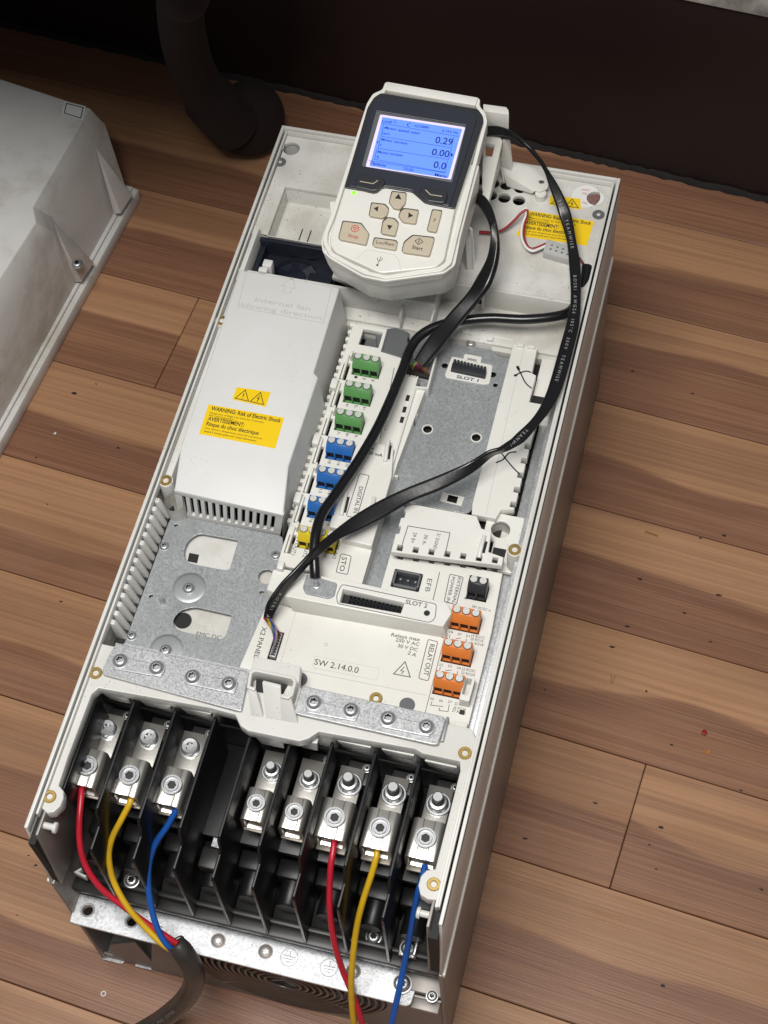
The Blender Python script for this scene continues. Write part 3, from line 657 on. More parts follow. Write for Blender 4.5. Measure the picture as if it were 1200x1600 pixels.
# ------------------------------------------------------------------ control unit
# metal sheets
sA = rpoly([(106, 334), (106, 341), (153, 340.5), (155, 333), (159.6, 330.4), (167, 330.4), (166.6, 229.5), (164, 227), (121, 227), (121, 300)], 2.0)
shA = [circ(*P(668, 671, -24), 2.5, 20), circ(*P(744, 684, -24), 2.5, 20), circ(*P(774, 601.5, -24), 1.3, 12), circ(*P(695, 571, -24), 1.8, 14), circ(*P(770, 585, -24), 1.9, 14),
       PP([(698,771),(719,776),(716,788),(694,783)], -24)]
pa_ = plate('slot_plate', sA, shA, -25.2, -24, M['galvd'], dr, .25)
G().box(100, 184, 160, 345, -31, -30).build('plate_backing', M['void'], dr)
plate('lower_plate', [(119, 226.5), (134.5, 226.5), (134.5, 160), (119, 160)], [], -28.6, -28, M['galvd'], dr, .1)
G().box(113, 119.5, 210, 336, -29.5, -28.6).build('lower_plate', M['galvd'], dr, .1)
for (a, b) in ((668, 671), (744, 684)):
    q = P(a, b, -24); g = G(); g.lathe((q[0], q[1], -23.98), [(2.5, -1), (2.5, .35), (3.1, .35), (3.2, .02)], 24, None, False, False); g.build('bushing', M['clean'], pa_)
for l, n_ in (([(692,769),(726,777),(721,791),(687,783)], 'rim_clip'),):
    q = rpoly(PP(l, -23.6), .6); plate(n_, q, [PP([(701,773),(716,776.5),(713,787),(698,783)], -23.6)], -24, -23.3, M['clean'], pa_, .2)
g = G(); q = P(645, 664, -24); g.lathe((q[0], q[1], -24), [(1.4, 0), (1.4, 5), (1.1, 5.4)], 16); g.build('stud', M['grey'], pa_)
inst('screw', TORXS, (*P(736, 537, -24), -24), pa_, .4, scale=1.3)
# slot 1 connector
plate('connector_frame', rpoly(PP([(706,557),(770,571),(765,600),(756,601),(697,590),(695,586)], -23.5), 1.2), [PP([(709,562),(760,574),(756,590),(704,580)], -23.5)], -24.5, -23.2, M['clean'], pa_, .25)
plate('connector_frame', rpoly(PP([(726,553),(753,558),(751,569),(723,563)], -23.2), .8), [PP([(731,559),(745,562),(744,567),(730,564)], -23.2)], -23.9, -22.9, M['clean'], pa_, .2)
c = quad([(703,581),(757,592),(761,574),(708,561)], -20)
g = G(); g.prism([c(0,.25), c(1,.25), c(1,.8), c(0,.8)], -26, -20.6); con = g.build('slot_connector', M['tblack'], pa_, .3)
for i in range(10):
    for v0_, v1_ in ((.80, 1.06),):
        g = G(); g.prism([c(.03+i*.098, v0_), c(.09+i*.098, v0_), c(.09+i*.098, v1_), c(.03+i*.098, v1_)], -24, -20.2); g.build('contact_rib', M['tblack'], con, .1)
plate('slot_label', PP([(706,582),(754,592),(752,599),(703,589)], -23.1), [], -23.18, -23.08, M['sticker'], pa_, 0)
tp('SLOT 1', (713, 590.5), (747, 597), 2.0, -23.05, M['ink'], pa_, bold=.02)
# mid cover with the analogue / digital terminal column
MZ = -18.0
def row(y): return y
NB = 7; ys = [307.3-18.8*i for i in range(NB)]       # top edges of the seven blocks (measured at z=-10)
mid = [(94.5, 315.5), (106.5, 314.5), (107, 313.8), (119, 305), (119.3, 296.5), (126.2, 297.2), (126.5, 318), (124.0, 318), (124, 300), (119.3, 300)]
mid = [(82.3, 330), (94.2, 330), (94.5, 316), (106.3, 314), (106.3, 306), (119.3, 306), (119.3, 296.5), (125.2, 297.4), (122.3, 250), (121.3, 168.8), (97, 169.6), (96.8, 173), (76, 171.6), (74.8, 172.2)]
y = 172.2
lefts = [(74.5, 195), (77.6, 195)]
mid_l = [(74.6, 172), (75.8, 194), (75.8, 331.4), (94.2, 331.4)]
mid_poly = [(94.3, 331.4), (94.6, 315.8), (107, 314), (107, 304), (119.3, 304), (119.3, 296.5), (125.2, 297.4), (121.6, 246), (121.2, 168.8), (97, 169.8), (96.6, 172.6), (74.7, 171.8), (74.5, 331.4)]
wells = [[(82.1, ys[i]-.7), (97.8+(5.2 if i == 6 else 0), ys[i]-.7), (97.8+(5.2 if i == 6 else 0), ys[i]-9.9), (82.1, ys[i]-9.9)] for i in range(NB)]
top_well = [(81, 318), (92.5, 318), (92.5, 329), (81, 329)]
side_wells = [[(76.2, ys[i]-3), (80.0, ys[i]-3), (80.0, ys[i]-14.5), (76.2, ys[i]-14.5)] for i in range(NB)]
cu_ = plate('io_cover', mid_poly, wells+[top_well]+side_wells, MZ-4, MZ, M['clean'], dr, .35)
plate('io_cover_wall', mid_poly, [[(75.9, 173.5), (120, 170.2), (120.4, 246), (123.8, 296), (118.2, 295.2), (118.2, 302.8), (105.8, 302.8), (105.8, 312.8), (93.4, 314.6), (93.1, 330), (75.9, 330)]], -30, MZ-4.01, M['clean'], dr, .1)
for i in range(NB):                       # moulded tabs and hooks beside the blocks
    yy = ys[i]
    G().box(77.2, 78.4, yy-15, yy+1.2, MZ-3, MZ+2.0).build('guide_rib', M['clean'], cu_, .3)
    if i % 2 == 1: G().box(73.2, 77.2, yy-4.5, yy+2.2, MZ-2, MZ+4.0).build('latch_hook', M['clean'], cu_, .9)
    else: G().box(79.2, 80.6, yy-1.5, yy+2.5, MZ, MZ+5.5).build('latch_pin', M['clean'], cu_, .5)
# comb edge against the fan cover
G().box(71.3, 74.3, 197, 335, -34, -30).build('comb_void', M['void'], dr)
for i in range(27):
    yy = 199+i*5.05; G().box(72.4, 74.6, yy, yy+2.5, -30, -19.4).build('comb_tooth', M['clean'], cu_, .25)
G().box(82, 92.5, 318, 329, -31, -28).build('well_floor', M['grey'], dr); 
plate('dark_cover', rpoly(PP([(586,516),(618,512),(640,519),(636,530),(640,548),(625,559),(590,547)], -21), 1.0), [], -29, -21, M['grey'], dr, .5)
G().prism(PP([(640,548),(682,541),(683,560),(672,575),(640,568)], -24), -30, -25).build('dark_cover', M['grey'], dr, .3)
# terminal blocks ---------------------------------------------------------
def terminal(n, m, x0, ytop, parent, dz=0.0):
    """screw terminal block, screws on the upper step and wire mouths on the front face"""
    pw = 4.95; wd_ = n*pw; y = ytop-5.4
    g = G(); g.prism([(4.2, -9), (-.2, -9), (-3.0, -12.2), (-3.5, -13.4), (4.2, -13.4)], 0, wd_, 'x')
    g.box(0, wd_, -.6, 4.2, -21, -13.41)
    for k in range(n+1):
        a = -.0 if k == 0 else k*pw-.45; b = .55 if k == 0 else (wd_ if k == n else k*pw+.45)
        if k == n: a = wd_-.55
        g.box(a, b, -3.5, -.61, -19.6, -13.42)
    g.box(0, wd_, -3.5, -.61, -21, -19.61)
    g.v = [(v[0], v[1], v[2]) for v in g.v]
    me_key = (n, m.name)
    if me_key not in TM: TM[me_key] = g.mesh('terminal_block', m, .18, 35, 1)
    o = inst('terminal_block', TM[me_key], (x0, y, dz), parent)
    for k in range(n):
        inst('screw_hole', WELLM, (x0+(k+.5)*pw, y+2.0, -8.99+dz), o)
        inst('screw', SLOT, (x0+(k+.5)*pw, y+2.0, -8.9+dz), o, random.uniform(0, 3.1))
        inst('wire_mouth_shade', MOUTH, (x0+(k+.5)*pw, y-.62, -19.55+dz), o)
    return o
TM = {}
g = G(); g.lathe((0,0,0), [(2.15, 0), (2.15, .08), (.1, .09)], 20, None, False, True); WELLM = g.mesh('screw_hole', M['void'], 0, 30)
MOUTH = G().box(-1.9, 1.9, -1.6, -.02, .0, 5.8).mesh('wire_mouth_shade', M['void'], 0, 0)  # dark plug painted as the shaded inside of a mouth
cols = [('tgreen', 3)]*3+[('tblue', 3)]*3+[('tyellow', 4)]
for i, (c_, n_) in enumerate(cols):
    terminal(n_, M[c_], 82.5, ys[i]+.1, cu_)
# printed numbers between the blocks
nums = [('1', '2', '3'), ('4+', '5-', '6+'), ('7-', '8+', '9-'), ('18', '19', '20'), ('13', '14', '15'), ('16', '17', '18')]
def vtxt(s, x, y, h, z, m, parent, ln, **k):       # reads downwards
    return txt(s, (x, y), (x-.01*ln, y-ln), h, z, m, parent, **k)
for i in range(6):
    for k in range(3): vtxt(nums[i][k], 84.4+k*4.95, ys[i]-10.6, 1.7, MZ+.02, M['ink'], cu_, 1.5 if len(nums[i][k]) < 2 else 2.2)
for s, x, ln in (('34 OUT1', 80.6, 11), ('35 OUT2', 86.6, 11), ('37 IN1', 97.5, 8.5), ('38 IN2', 102.2, 8.5)): vtxt(s, x, 190.5, 1.9, MZ+.02, M['ink'], cu_, ln)
def boxed(s, quadpx, z, parent, a, b, h, m='grink', bold=.01):
    G().stroke(rpoly(PP(quadpx, z), 1.0), .42, z+.02, .05, True).build('label_frame', M[m], parent)
    tp(s, a, b, h, z+.02, M[m], parent, bold=bold)
# raised centre with DIGITAL IN and the max 250 mA print
RZ = -13.0
rp = rpoly(PP([(560,685),(577,688),(608,697),(615,700),(612,745),(581,853),(534,842),(532,826),(514,823),(516,815)], RZ), .8)
rc = plate('raised_cover', rp, [], MZ-1, RZ, M['clean'], cu_, .5)
boxed('DIGITAL IN', [(562,740),(577,743),(557,810),(541,806)], RZ, cu_, (561.5, 760), (552, 801), 2.2)
boxed('STO', [(533,865),(549,869),(543,898),(525,894)], MZ, cu_, (535, 870), (530, 892), 2.6)
tp('Max', (566, 699), (584, 703), 1.9, RZ+.02, M['ink'], cu_, bold=.02); tp('250 mA', (571, 708), (597, 714), 1.9, RZ+.02, M['ink'], cu_, bold=.02)
tp('AI/AO  DI/DO  INOUT', (607, 620), (596, 672), 2.2, MZ+.02, M['grink'], cu_); G().stroke(PP([(616,575),(594,685)], MZ), .4, MZ+.02).build('print_line', M['grink'], cu_)
tp('X15', (637, 588), (651, 590), 2.0, MZ+.02, M['ink'], cu_, bold=.02)
for (a, b, c1, d1) in ((607,689,602,722), (542,768,533,806), (585,778,577,815)):
    p_ = P3(a, b, RZ); q_ = P3(c1, d1, RZ); g = G(); g.tube([p_+Vector((0,0,.4)), lerp(p_, q_, .5)+Vector((0,0,1.6)), q_+Vector((0,0,.4))], 1.15, 10, 6); g.build('wire_tie_loop', M['clean'], cu_, 0, 60)
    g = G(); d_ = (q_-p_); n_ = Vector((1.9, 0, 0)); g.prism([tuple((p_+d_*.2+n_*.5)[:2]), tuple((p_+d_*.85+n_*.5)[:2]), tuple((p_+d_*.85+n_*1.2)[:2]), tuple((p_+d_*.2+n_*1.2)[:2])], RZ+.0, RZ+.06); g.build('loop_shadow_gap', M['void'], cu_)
# thin rim rib beside the slot plate
rib = [P(a, b, -15.5) for a, b in ((681,557),(668,606),(649,604),(620,700),(599,777))]
G().stroke(rib, 1.1, -24, 8.5).build('edge_rib', M['clean'], cu_, .25)
for (a, b) in ((637,622),(632,640),(628,656)): q = P(a, b, MZ); G().prism([(q[0]-1, q[1]-2), (q[0]+1, q[1]-2), (q[0]+1, q[1]+2), (q[0]-1, q[1]+2)], MZ+.0, MZ+.05).build('slot_hole', M['void'], cu_)
for (a, b) in ((643,646),(612,742)): q = P(a, b, -20); G().box(q[0]-1.5, q[0]+3.5, q[1]-.6, q[1]+.6, -24, -20).build('catch', M['clean'], cu_, .3)
# right white cover with the pen crosses
rz = -16.0
rp = [(166.4, 335.3), (180.2, 335.3), (180.6, 318), (183.2, 317), (183.2, 299.0), (190.4, 299.0), (189.6, 231)]
notch = []
yy = 276
pts_r = [(190.4, 299)]
for k in range(5):
    yb = 272.5-k*9.3; pts_r += [(189.4, yb), (186.6, yb), (186.6, yb-3.4), (189.4, yb-3.4)]
rp = [(166.4, 335.3), (180.2, 335.3), (180.6, 318), (183.2, 317), (183.2, 299.0)]+pts_r+[(189.0, 230.5), (182.6, 229), (181, 223), (168, 223), (166.9, 229)]
rcv = plate('right_cover', rp, [], rz-6, rz, M['clean'], dr, .4)
G().prism([(183.4, 334), (195.5, 334), (195.5, 290), (190.6, 290), (190.6, 298.8), (183.4, 298.8)], -30, -23).build('right_tray', M['clean'], dr, .4)
G().box(183.6, 190.2, 299.4, 308, -22.9, -22.6).build('tray_hole', M['void'], dr)
G().stroke([(172.9, 335), (173.2, 300), (175.4, 224)], .25, rz+.01, .03).build('moulding_line', M['emboss'], rcv)
for yy in (296, 318): g = G(); g.box(192.0, 196.4, yy, yy+11, -23, -12).build('tray_post', M['clean'], dr, .5)
for x in (168.5, 174.8): G().box(x, x+4, 333.4, 335.6, rz-1, rz+1.6).build('cover_tab', M['clean'], rcv, .4)
for x, y in ((136, 339.6), (150.5, 337.5)): G().box(x, x+3.6, y, y+3, -24, -19.5).build('cover_tab', M['clean'], dr, .4)
G().stroke([(128, 341.8), (165, 341.2)], 1.0, -24, 3.2).build('edge_rib', M['clean'], dr, .2)
def pen(l, w, par, z): G().stroke(spline([(*P(a, b, z), 0) for a, b in l], 5), w, z+.02, .05).build('pen_mark', M['ink'], par)
pen([(808,574),(813,582),(821,598),(831,607)], .75, rcv, rz); pen([(805,587),(812,583),(822,580),(830,582)], .85, rcv, rz); pen([(808,572),(811,578)], 1.6, rcv, rz); pen([(803,587),(808,586)], 1.4, rcv, rz)
pen([(782,706),(791,718),(802,731),(812,741)], .75, rcv, rz); pen([(775,723),(786,718),(795,708),(807,706)], .85, rcv, rz)
# lower right block with the seven wire notches
bz = -10.0
bp_ = [(133.9, 218.9), (171.6, 219.2), (175.6, 212.5), (181.2, 211.4), (182.2, 199.6), (190.6, 198.2), (190.8, 193.2)]
for k in range(7):
    xc = 186.6-k*8.35; pass
bp_ += [(132.8, 188.6), (132.6, 199.6), (134.3, 200.2), (134.3, 204.5), (132.9, 204.6), (133.0, 209.6), (134.6, 210), (134.6, 213.6), (133.6, 214)]
nh = [[(186.6-k*8.3-1.45, 194.0-k*.62), (186.6-k*8.3+1.45, 194.0-k*.62), (186.6-k*8.3+1.45, 197.4-k*.62), (186.6-k*8.3-1.45, 197.4-k*.62)] for k in range(7)]
bk_ = plate('power_input_block', bp_, nh, -14.5, bz, M['clean'], dr, .45)
for q_ in nh: G().prism([(p[0]+.0, p[1]) for p in q_], -20, -14.6).build('notch_void', M['void'], bk_)
G().stroke([(137.4, 190.6), (137.8, 205.4), (160.2, 206.2), (160.8, 192.2)], .42, bz+.02).build('print_line', M['grink'], bk_)
for s, x in (('29 B+', 141.6), ('30 A-', 147.6), ('31 DGND', 153.8)): vtxt(s, x, 204.6 if s[0:2] == '31' else 202.4, 1.9, bz+.02, M['ink'], bk_, 9.4 if s[0:2] == '31' else 6.4)
for (a, b) in ((757, 838),): p_ = P3(757, 838, bz); q_ = P3(748, 872, bz); G().tube([p_+Vector((0,0,.3)), lerp(p_, q_, .5)+Vector((0,0,1.8)), q_+Vector((0,0,.3))], 1.15, 10, 6).build('wire_tie_loop', M['clean'], bk_, 0, 60)
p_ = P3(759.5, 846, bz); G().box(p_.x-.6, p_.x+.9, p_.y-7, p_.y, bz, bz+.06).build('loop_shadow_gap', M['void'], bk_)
plate('right_tray', [(182.4, 195), (195.6, 195), (195.6, 229), (176, 229), (176, 214), (182.4, 211.6)], [circ(184.4, 219.5, 5.0, 28)], -23, -20, M['clean'], dr, .5)
g = G(); g.lathe((184.4, 219.5, -31), [(5.0, 8), (5.0, 0), (.1, 0)], 28, None, False, True); g.build('round_well', M['dirty'], dr)
G().box(183.2, 190, 199.5, 208, -19.9, -19.6).build('tray_hole', M['void'], dr)
# base of the relay / power terminals
ez = -20.0
ep = [(131, 194), (191, 194), (192.8, 160), (192.6, 102), (186.8, 100.2), (180, 99.6), (170.1, 99.6), (170.1, 150), (164, 152), (131, 166)]
ew = [[(170.9, yw-.7), (186.6, yw-.7), (186.6, yw-10), (170.9, yw-10)] for yw in (166.8, 148.0, 129.6)]+[
      [(175.5, 184.9), (186.2, 184.9), (186.2, 175.6), (175.5, 175.6)], rr(135.6, 150.8, 173.8, 184.6, .6)]
ebs = plate('relay_cover', ep, ew, -24, ez, M['clean'], dr, .35)
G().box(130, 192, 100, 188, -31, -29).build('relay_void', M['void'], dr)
terminal(2, M['tblack'], 175.9, 185.6, ebs, dz=-1)
for yy in (166.8, 148.0, 129.6): terminal(3, M['torange'], 171.3, yy, ebs, dz=-1)
g = G().box(136.2, 150.2, 174.4, 184, -27, -24.5); ef = g.build('fieldbus_socket', M['tblack'], ebs, .3)
for a in ((136.2, 137.2, 174.4, 184), (149.2, 150.2, 174.4, 184), (136.2, 150.2, 174.4, 175.6), (136.2, 150.2, 182.8, 184)): G().box(*a, -24.49, -19).build('socket_rim', M['grey'], ef, .2)
for k in range(3): G().box(139.4+k*4, 140.4+k*4, 178.5, 179.5, -24.4, -20).build('pin', M['screw'], ef)
tp('EFB', (668, 904), (664, 924), 2.6, ez+.02, M['grink'], ebs); G().stroke(PP([(687,894),(676,940)], ez), .4, ez+.02).build('print_line', M['grink'], ebs)
G().stroke(rpoly(PP([(703,897),(724,902),(713,945),(694,940)], ez), 1.0), .42, ez+.02, .05, True).build('label_frame', M['grink'], ebs)
tp('EXTERNAL', (716, 902), (706, 943), 1.7, ez+.02, M['grink'], ebs, bold=.01); tp('POWER IN', (706.5, 901), (697, 941), 1.7, ez+.02, M['grink'], ebs, bold=.01)
tp('24V AC/DC in', (737, 949), (766, 956), 1.5, ez+.02, M['ink'], ebs)
for s, x, y in (('40', 727, 936), ('41', 740, 938), ('19', 704, 989), ('20', 717, 992), ('21', 730, 995), ('22', 688, 1040), ('23', 702, 1042), ('24', 716, 1045), ('25', 674, 1093), ('26', 688, 1096), ('27', 702, 1098)):
    tp(s, (x-2.5, y), (x+3.5, y+1), 1.3, ez+.02, M['ink'], ebs)
for a in ([(703,992),(702,997)], [(712,998),(720,997)], [(729,998),(728,1003)], [(688,1042),(687,1047)], [(696,1048),(706,1047)], [(715,1049),(714,1054)],
          [(675,1096),(673,1102),(692,1104)], [(687,1106),(686,1110),(700,1112),(702,1101)]): G().stroke(PP(a, ez), .3, ez+.02).build('print_line', M['ink'], ebs)
for s, A, B in (('19 RO1C', (736,995), (757,999)), ('20 RO1A', (735,1000), (755,1004)), ('21 RO1B', (734,1006), (755,1010)), ('22 RO2C', (721,1047), (743,1051)), ('23 RO2A', (720,1053), (742,1057)),
                ('25 RO3C', (710,1101), (730,1105)), ('26 RO3A', (708,1107), (728,1111)), ('27 RO3B', (706,1112), (727,1117))): tp(s, A, B, 1.5, ez+.02, M['ink'], ebs)
# small upright box beside the lowest relay block
o_ = PP([(727,1055),(743,1060),(733,1096),(717,1092)], -12)
plate('jumper_box', rpoly(o_, .8), [rpoly(PP([(728,1058),(738,1061),(730,1086),(722,1084)], -12), .3)], -21, -12, M['clean'], ebs, .4)
G().box(186, 192.6, 100.4, 106, -19.9, -15).build('cover_tab', M['clean'], ebs, .4)
for (a, b) in ((722,1113),(706,1137)): q = P(a, b, ez); G().prism(rr(q[0]-1.3, q[0]+1.3, q[1]-1.3, q[1]+1.3, .4), ez+.0, ez+.05).build('slot_hole', M['void'], ebs)
# SLOT 2 step and the plate under it
s2 = [(81, 165.6), (120, 166.4), (168.5, 165), (172.0, 160), (169.4, 151.6), (86, 150.4), (76, 152), (76, 164)]
conn = quad([(531,941),(626,958),(632,942),(536,920)], -8)
ch = [conn(0,0), conn(1,0), conn(1,1), conn(0,1)]
stp = plate('option_slot_step', s2, [ch], -20, -8, M['clean'], dr, .5)
g = G(); a = [(86, 150.6, -8.4), (169.4, 151.8, -8.4), (171.5, 151.0, -20.5), (90, 148.4, -20.5)]
g._a(a+[(p[0], p[1]+1.5, p[2]) for p in a], [(0,1,2,3),(7,6,5,4),(0,4,5,1),(1,5,6,2),(2,6,7,3),(3,7,4,0)]); g.build('step_front', M['clean'], stp, .3)
g = G(); g.prism([conn(-.01,-.05), conn(1.01,-.05), conn(1.01,1.05), conn(-.01,1.05)], -19, -14); sc2 = g.build('option_connector', M['void'], stp)
for r_ in range(2):
    for k in range(13):
        u = .12+k*.066; v = .22+r_*.34; g = G(); g.stroke([conn(u,v), conn(u+.046,v), conn(u+.046,v+.24), conn(u,v+.24)], .22, -14, 3.4, True); g.build('contact_cell', M['tblack'], sc2)
G().stroke(rpoly(PP([(534,913),(682,944),(680,966),(672,973),(527,943),(526,930)], -8), 1.6), .4, -7.98, .05, True).build('label_frame', M['grink'], stp)
tp('SLOT 2', (633, 943), (667, 950), 2.4, -7.98, M['grink'], stp, bold=.012)
q = P(667, 958, -8); g = G(); g.prism(circ(q[0], q[1], 1.6, 20), -7.99, -7.94); g.build('round_hole', M['void'], stp)
G().stroke([(85.6, 165.4), (85.6, 150.6)], .25, -7.99, .03).build('moulding_line', M['emboss'], stp)
plate('small_steel_plate', rpoly(PP([(479,897),(527,911),(522,931),(513,935),(477,927),(473,918)], -6.8), 1.2), [], -8.2, -6.8, M['galvd'], stp, .2)
q = P3(494.5, 915, -6.8); g = G(); g.lathe(q, [(1.8, -.5), (1.8, .3), (1.3, .4), (1.3, 4.2), (.9, 4.6)], 18); g.build('stud', M['screw'], stp)
lz = -20.0
hol = [PP([(417,982),(441,989),(428,1040),(411,1035)], lz)]
hol = [[(84.2, 135.8), (88.9, 135.8), (88.9, 119.6), (84.2, 119.6)]]
lowp = [(81.8, 150), (81.8, 112), (106, 108), (170, 99.8), (170, 151), (90, 150.2)]
lowp = [(75.6, 151.9), (71.0, 105), (104, 104.6), (169.9, 96), (169.9, 151.5), (90, 150.2)]
swp = plate('relay_plate', lowp, hol, -22, lz, M['clean'], dr, .35)
tp('Relays max', (611, 994), (656, 1002), 2.0, lz+.02, M['grink'], swp, bold=.01); tp('250 V AC', (618, 1002), (654.5, 1009.5), 1.9, lz+.02, M['grink'], swp, bold=.01)
tp('30 V DC', (621, 1011), (652, 1018), 1.9, lz+.02, M['grink'], swp, bold=.01); tp('2 A', (636.5, 1022), (649.5, 1026.5), 1.9, lz+.02, M['grink'], swp, bold=.01)
boxed('RELAY OUT', [(669,999),(684,1003),(669,1064),(654,1060)], lz, swp, (672, 1006), (661.5, 1055), 2.5)
G().stroke(PP([(615,1053),(641,1058),(633,1034)], lz), .5, lz+.02, .05, True).build('hazard_triangle', M['grink'], swp)
G().stroke(PP([(632,1042),(626,1048),(631,1049),(627,1053)], lz), .4, lz+.02).build('lightning_bolt', M['grink'], swp)
plate('version_sticker', rpoly(PP([(492,1025),(593,1045),(589,1063),(488,1043)], lz), 1.2), [], lz+.01, lz+.08, M['sticker2'] if 'sticker2' in M else M['clean'], swp, 0)
G().stroke(rpoly(PP([(492,1025),(593,1045),(589,1063),(488,1043)], lz), 1.2), .15, lz+.09, .03, True).build('sticker_edge', M['emboss'], swp)
tp('SW 2.14.0.0', (490.5, 1038), (559, 1052), 3.3, lz+.10, M['ink'], swp)
tp('X2 PANEL', (410, 979), (396, 1028), 2.5, lz+.02, M['grink'], swp, bold=.01)
G().stroke([(91.5, 150), (91.7, 117), (168.6, 117.9)], .3, lz+.02, .04).build('moulding_line', M['emboss'], swp)
for (a, b, r) in ((468, 1059, 3.9), (636, 1099, 4.0)): q = P(a, b, -18); g = G(); g.prism(circ(q[0], q[1], r, 28), lz+.0, lz+.05); g.build('shaded_hole', M['grey'], swp)
inst('brass_insert', INS, (*P(587, 1088, -17), -19.6), swp)
q = P(509, 1007, lz); g = G(); g.lathe((q[0], q[1], lz), [(1.1, 0), (1.1, .12), (.7, .12), (.7, 0)], 16, None, False, False); g.build('gate_mark', M['emboss'], swp)
g = G().box(84.4, 88.7, 119.8, 135.6, -26, -23); xc_ = g.build('panel_socket', M['void'], swp)
g = G().box(85.0, 88.2, 121, 134.8, -22.99, -19.6); g.build('panel_plug', M['clear'], xc_, .3)
for k in range(8): G().box(85.4, 87.8, 121.8+k*1.6, 122.5+k*1.6, -19.6, -19.3).build('plug_slot', M['void'], xc_)
G().box(78.2, 81.6, 163.4, 168.5, -12, -4.6).build('small_clip', M['clean'], stp, .7)
tp('TEMP', (438, 893), (433, 906), 1.7, -17.97, M['ink'], cu_)
# ------------------------------------------------------------------ terminal bay
G().box(4.2, 200.7, 2, 84, -100, -97).build('bay_floor', M['black'], dr, .3)
G().box(8.2, 196, 34, 84.4, -62, -58).build('bay_shelf', M['black'], dr, .5)
G().box(2.6, 202.4, 1.2, 8, -101, -95.5).build('bay_sill', M['blackm'], dr, .8)
G().box(8, 198, 6.5, 9.5, -97, -90).build('bay_sill_step', M['blackm'], dr, .8)
dx = [27.2, 49.0, 69.8, 89.6, 109.8, 130.2, 152.4, 174.4]
prof = [(80, -40), (80, -12), (78, -12), (21, -12), (18.8, -14), (18.0, -22), (16, -25), (4.2, -25), (3.0, -27), (1.5, -94), (6, -96.8), (80, -96.8)]
dm = G().prism([(p[0], p[1]) for p in prof], -.75, .75, 'x').mesh('divider', M['black'], .35, 35, 2)
fl = G().box(-1.0, 1.0, 3.6, 5.4, -24.2, -20).mesh('divider_tip', M['blackm'], .4, 30)
for x in dx:
    o = inst('divider', dm, (x, 0, 0), dr)
G().prism([(p[0], p[1]) for p in prof], 195.4, 196.6, 'x').build('divider', M['black'], dr, .3) if False else None
# bay back: steps, ribs and pockets in black plastic between the dividers
edges = [8.6]+dx+[195]
for i in range(9):
    a, b = edges[i]+.9, edges[i+1]-.9; c = (a+b)/2
    G().box(a, b, 24, 34, -80, -66).build('bay_step', M['black'], dr, 1.5)
    g = G(); g.T = Matrix.Translation((c, 26, -74)) @ Matrix.Rotation(R_(90), 4, 'X'); g.lathe((0, 0, 0), [(6.2, 0), (6.2, 14), (5.4, 15)], 20); g.build('gland_tube', M['black'], dr, 0, 40)
    g = G(); g._a([(a, 9.6, -92), (b, 9.6, -92), (b, 22, -86), (a, 22, -86), (a, 9.6, -96), (b, 9.6, -96), (b, 22, -96), (a, 22, -96)], [(0,1,2,3),(7,6,5,4),(0,4,5,1),(1,5,6,2),(2,6,7,3),(3,7,4,0)]); g.build('bay_ramp', M['blackm'], dr, .5)
# fourth bay is empty but for a steel strip and a black block
g = G(); a = [P3(356,1270,-58), P3(346,1268,-58), P3(330,1322,-60), P3(351,1328,-60)]; g._a(a+[p-Vector((0,0,1)) for p in a], [(0,1,2,3),(7,6,5,4),(0,4,5,1),(1,5,6,2),(2,6,7,3),(3,7,4,0)]); g.build('steel_strip', M['galvd'], dr)
G().box(72, 86, 18, 29, -70, -60).build('black_block', M['blackm'], dr, 1)
# clamp terminals ------------------------------------------------------------
def lug_body(w, L):
    g = G(); h = 13.5; t = 1.9; hw = w/2; n = 5
    o = []
    for k in range(n+1): a = R_(90*k/n); o.append((hw-3+3*math.cos(a), -3+3*math.sin(a)))
    o += [(2.9, 0), (2.6, -.35), (-2.6, -.35), (-2.9, 0)]
    for k in range(n+1): a = R_(90+90*k/n); o.append((-hw+3+3*math.cos(a), -3+3*math.sin(a)))
    o += [(-hw, -h), (-hw+1, -h-.8), (hw-1, -h-.8), (hw, -h)]
    inn = [(p[0]*(hw-t)/hw, -t-.2+(p[1])*(h-2*t)/h) for p in o]
    outer = [[(x, y, z) for x, z in o] for y in (-L/2, L/2)]; inner = [[(x, y, z) for x, z in inn] for y in (-L/2, L/2)]
    g.loft([inner[1], inner[0], outer[0], outer[1], inner[1]], False, False)
    return g.mesh('clamp_body', M['silver'], .22, 38, 2)
LB = {14.4: lug_body(14.4, 20.0), 12.6: lug_body(12.6, 17.0), 16.6: lug_body(16.6, 20.4)}
SAD = {w: G().box(-w/2+1.9, w/2-1.9, -L/2+1.6, L/2-1, -11.6, -2.15).mesh('dark_mouth_fill', M['mouth_shade'], .4, 30) for w, L in ((14.4, 20.0), (12.6, 17.0), (16.6, 20.4))}  # dark block added inside each clamp so its mouth looks shaded
def bar_mesh(w):
    g = G().box(-w/2, w/2, -4, 33, -1.6, 0); return g.mesh('bus_bar', M['silver'], .3, 30)
BM_ = bar_mesh(12.5)
def tongue_mesh(w):
    g = G(); g.box(-w/2, w/2, -2.2, 1, -1.5, 0); return g.mesh('clamp_tongue', M['mouth_shade'], .6, 30)
TG_ = tongue_mesh(12)
g = G(); g.lathe((0,0,0), [(5.2, 0), (5.2, .9), (4.9, 1.1), (2.5, 1.1)], 28, None, False, False)
g.lathe((0,0,0), [(4.3, 1.1), (4.3, 1.5), (4.0, 1.9), (4.0, 3.4), (3.5, 4.3), (2.6, 4.5)], 30, [one, one, hexf, hexf, one, one], False, False)
th = [(2.35 if k % 2 else 2.1, 4.5+k*.42) for k in range(12)]
g.lathe((0,0,0), th+[(1.9, 9.6)], 18); NUT = g.mesh('stud_nut', M['screw'], 0, 32)
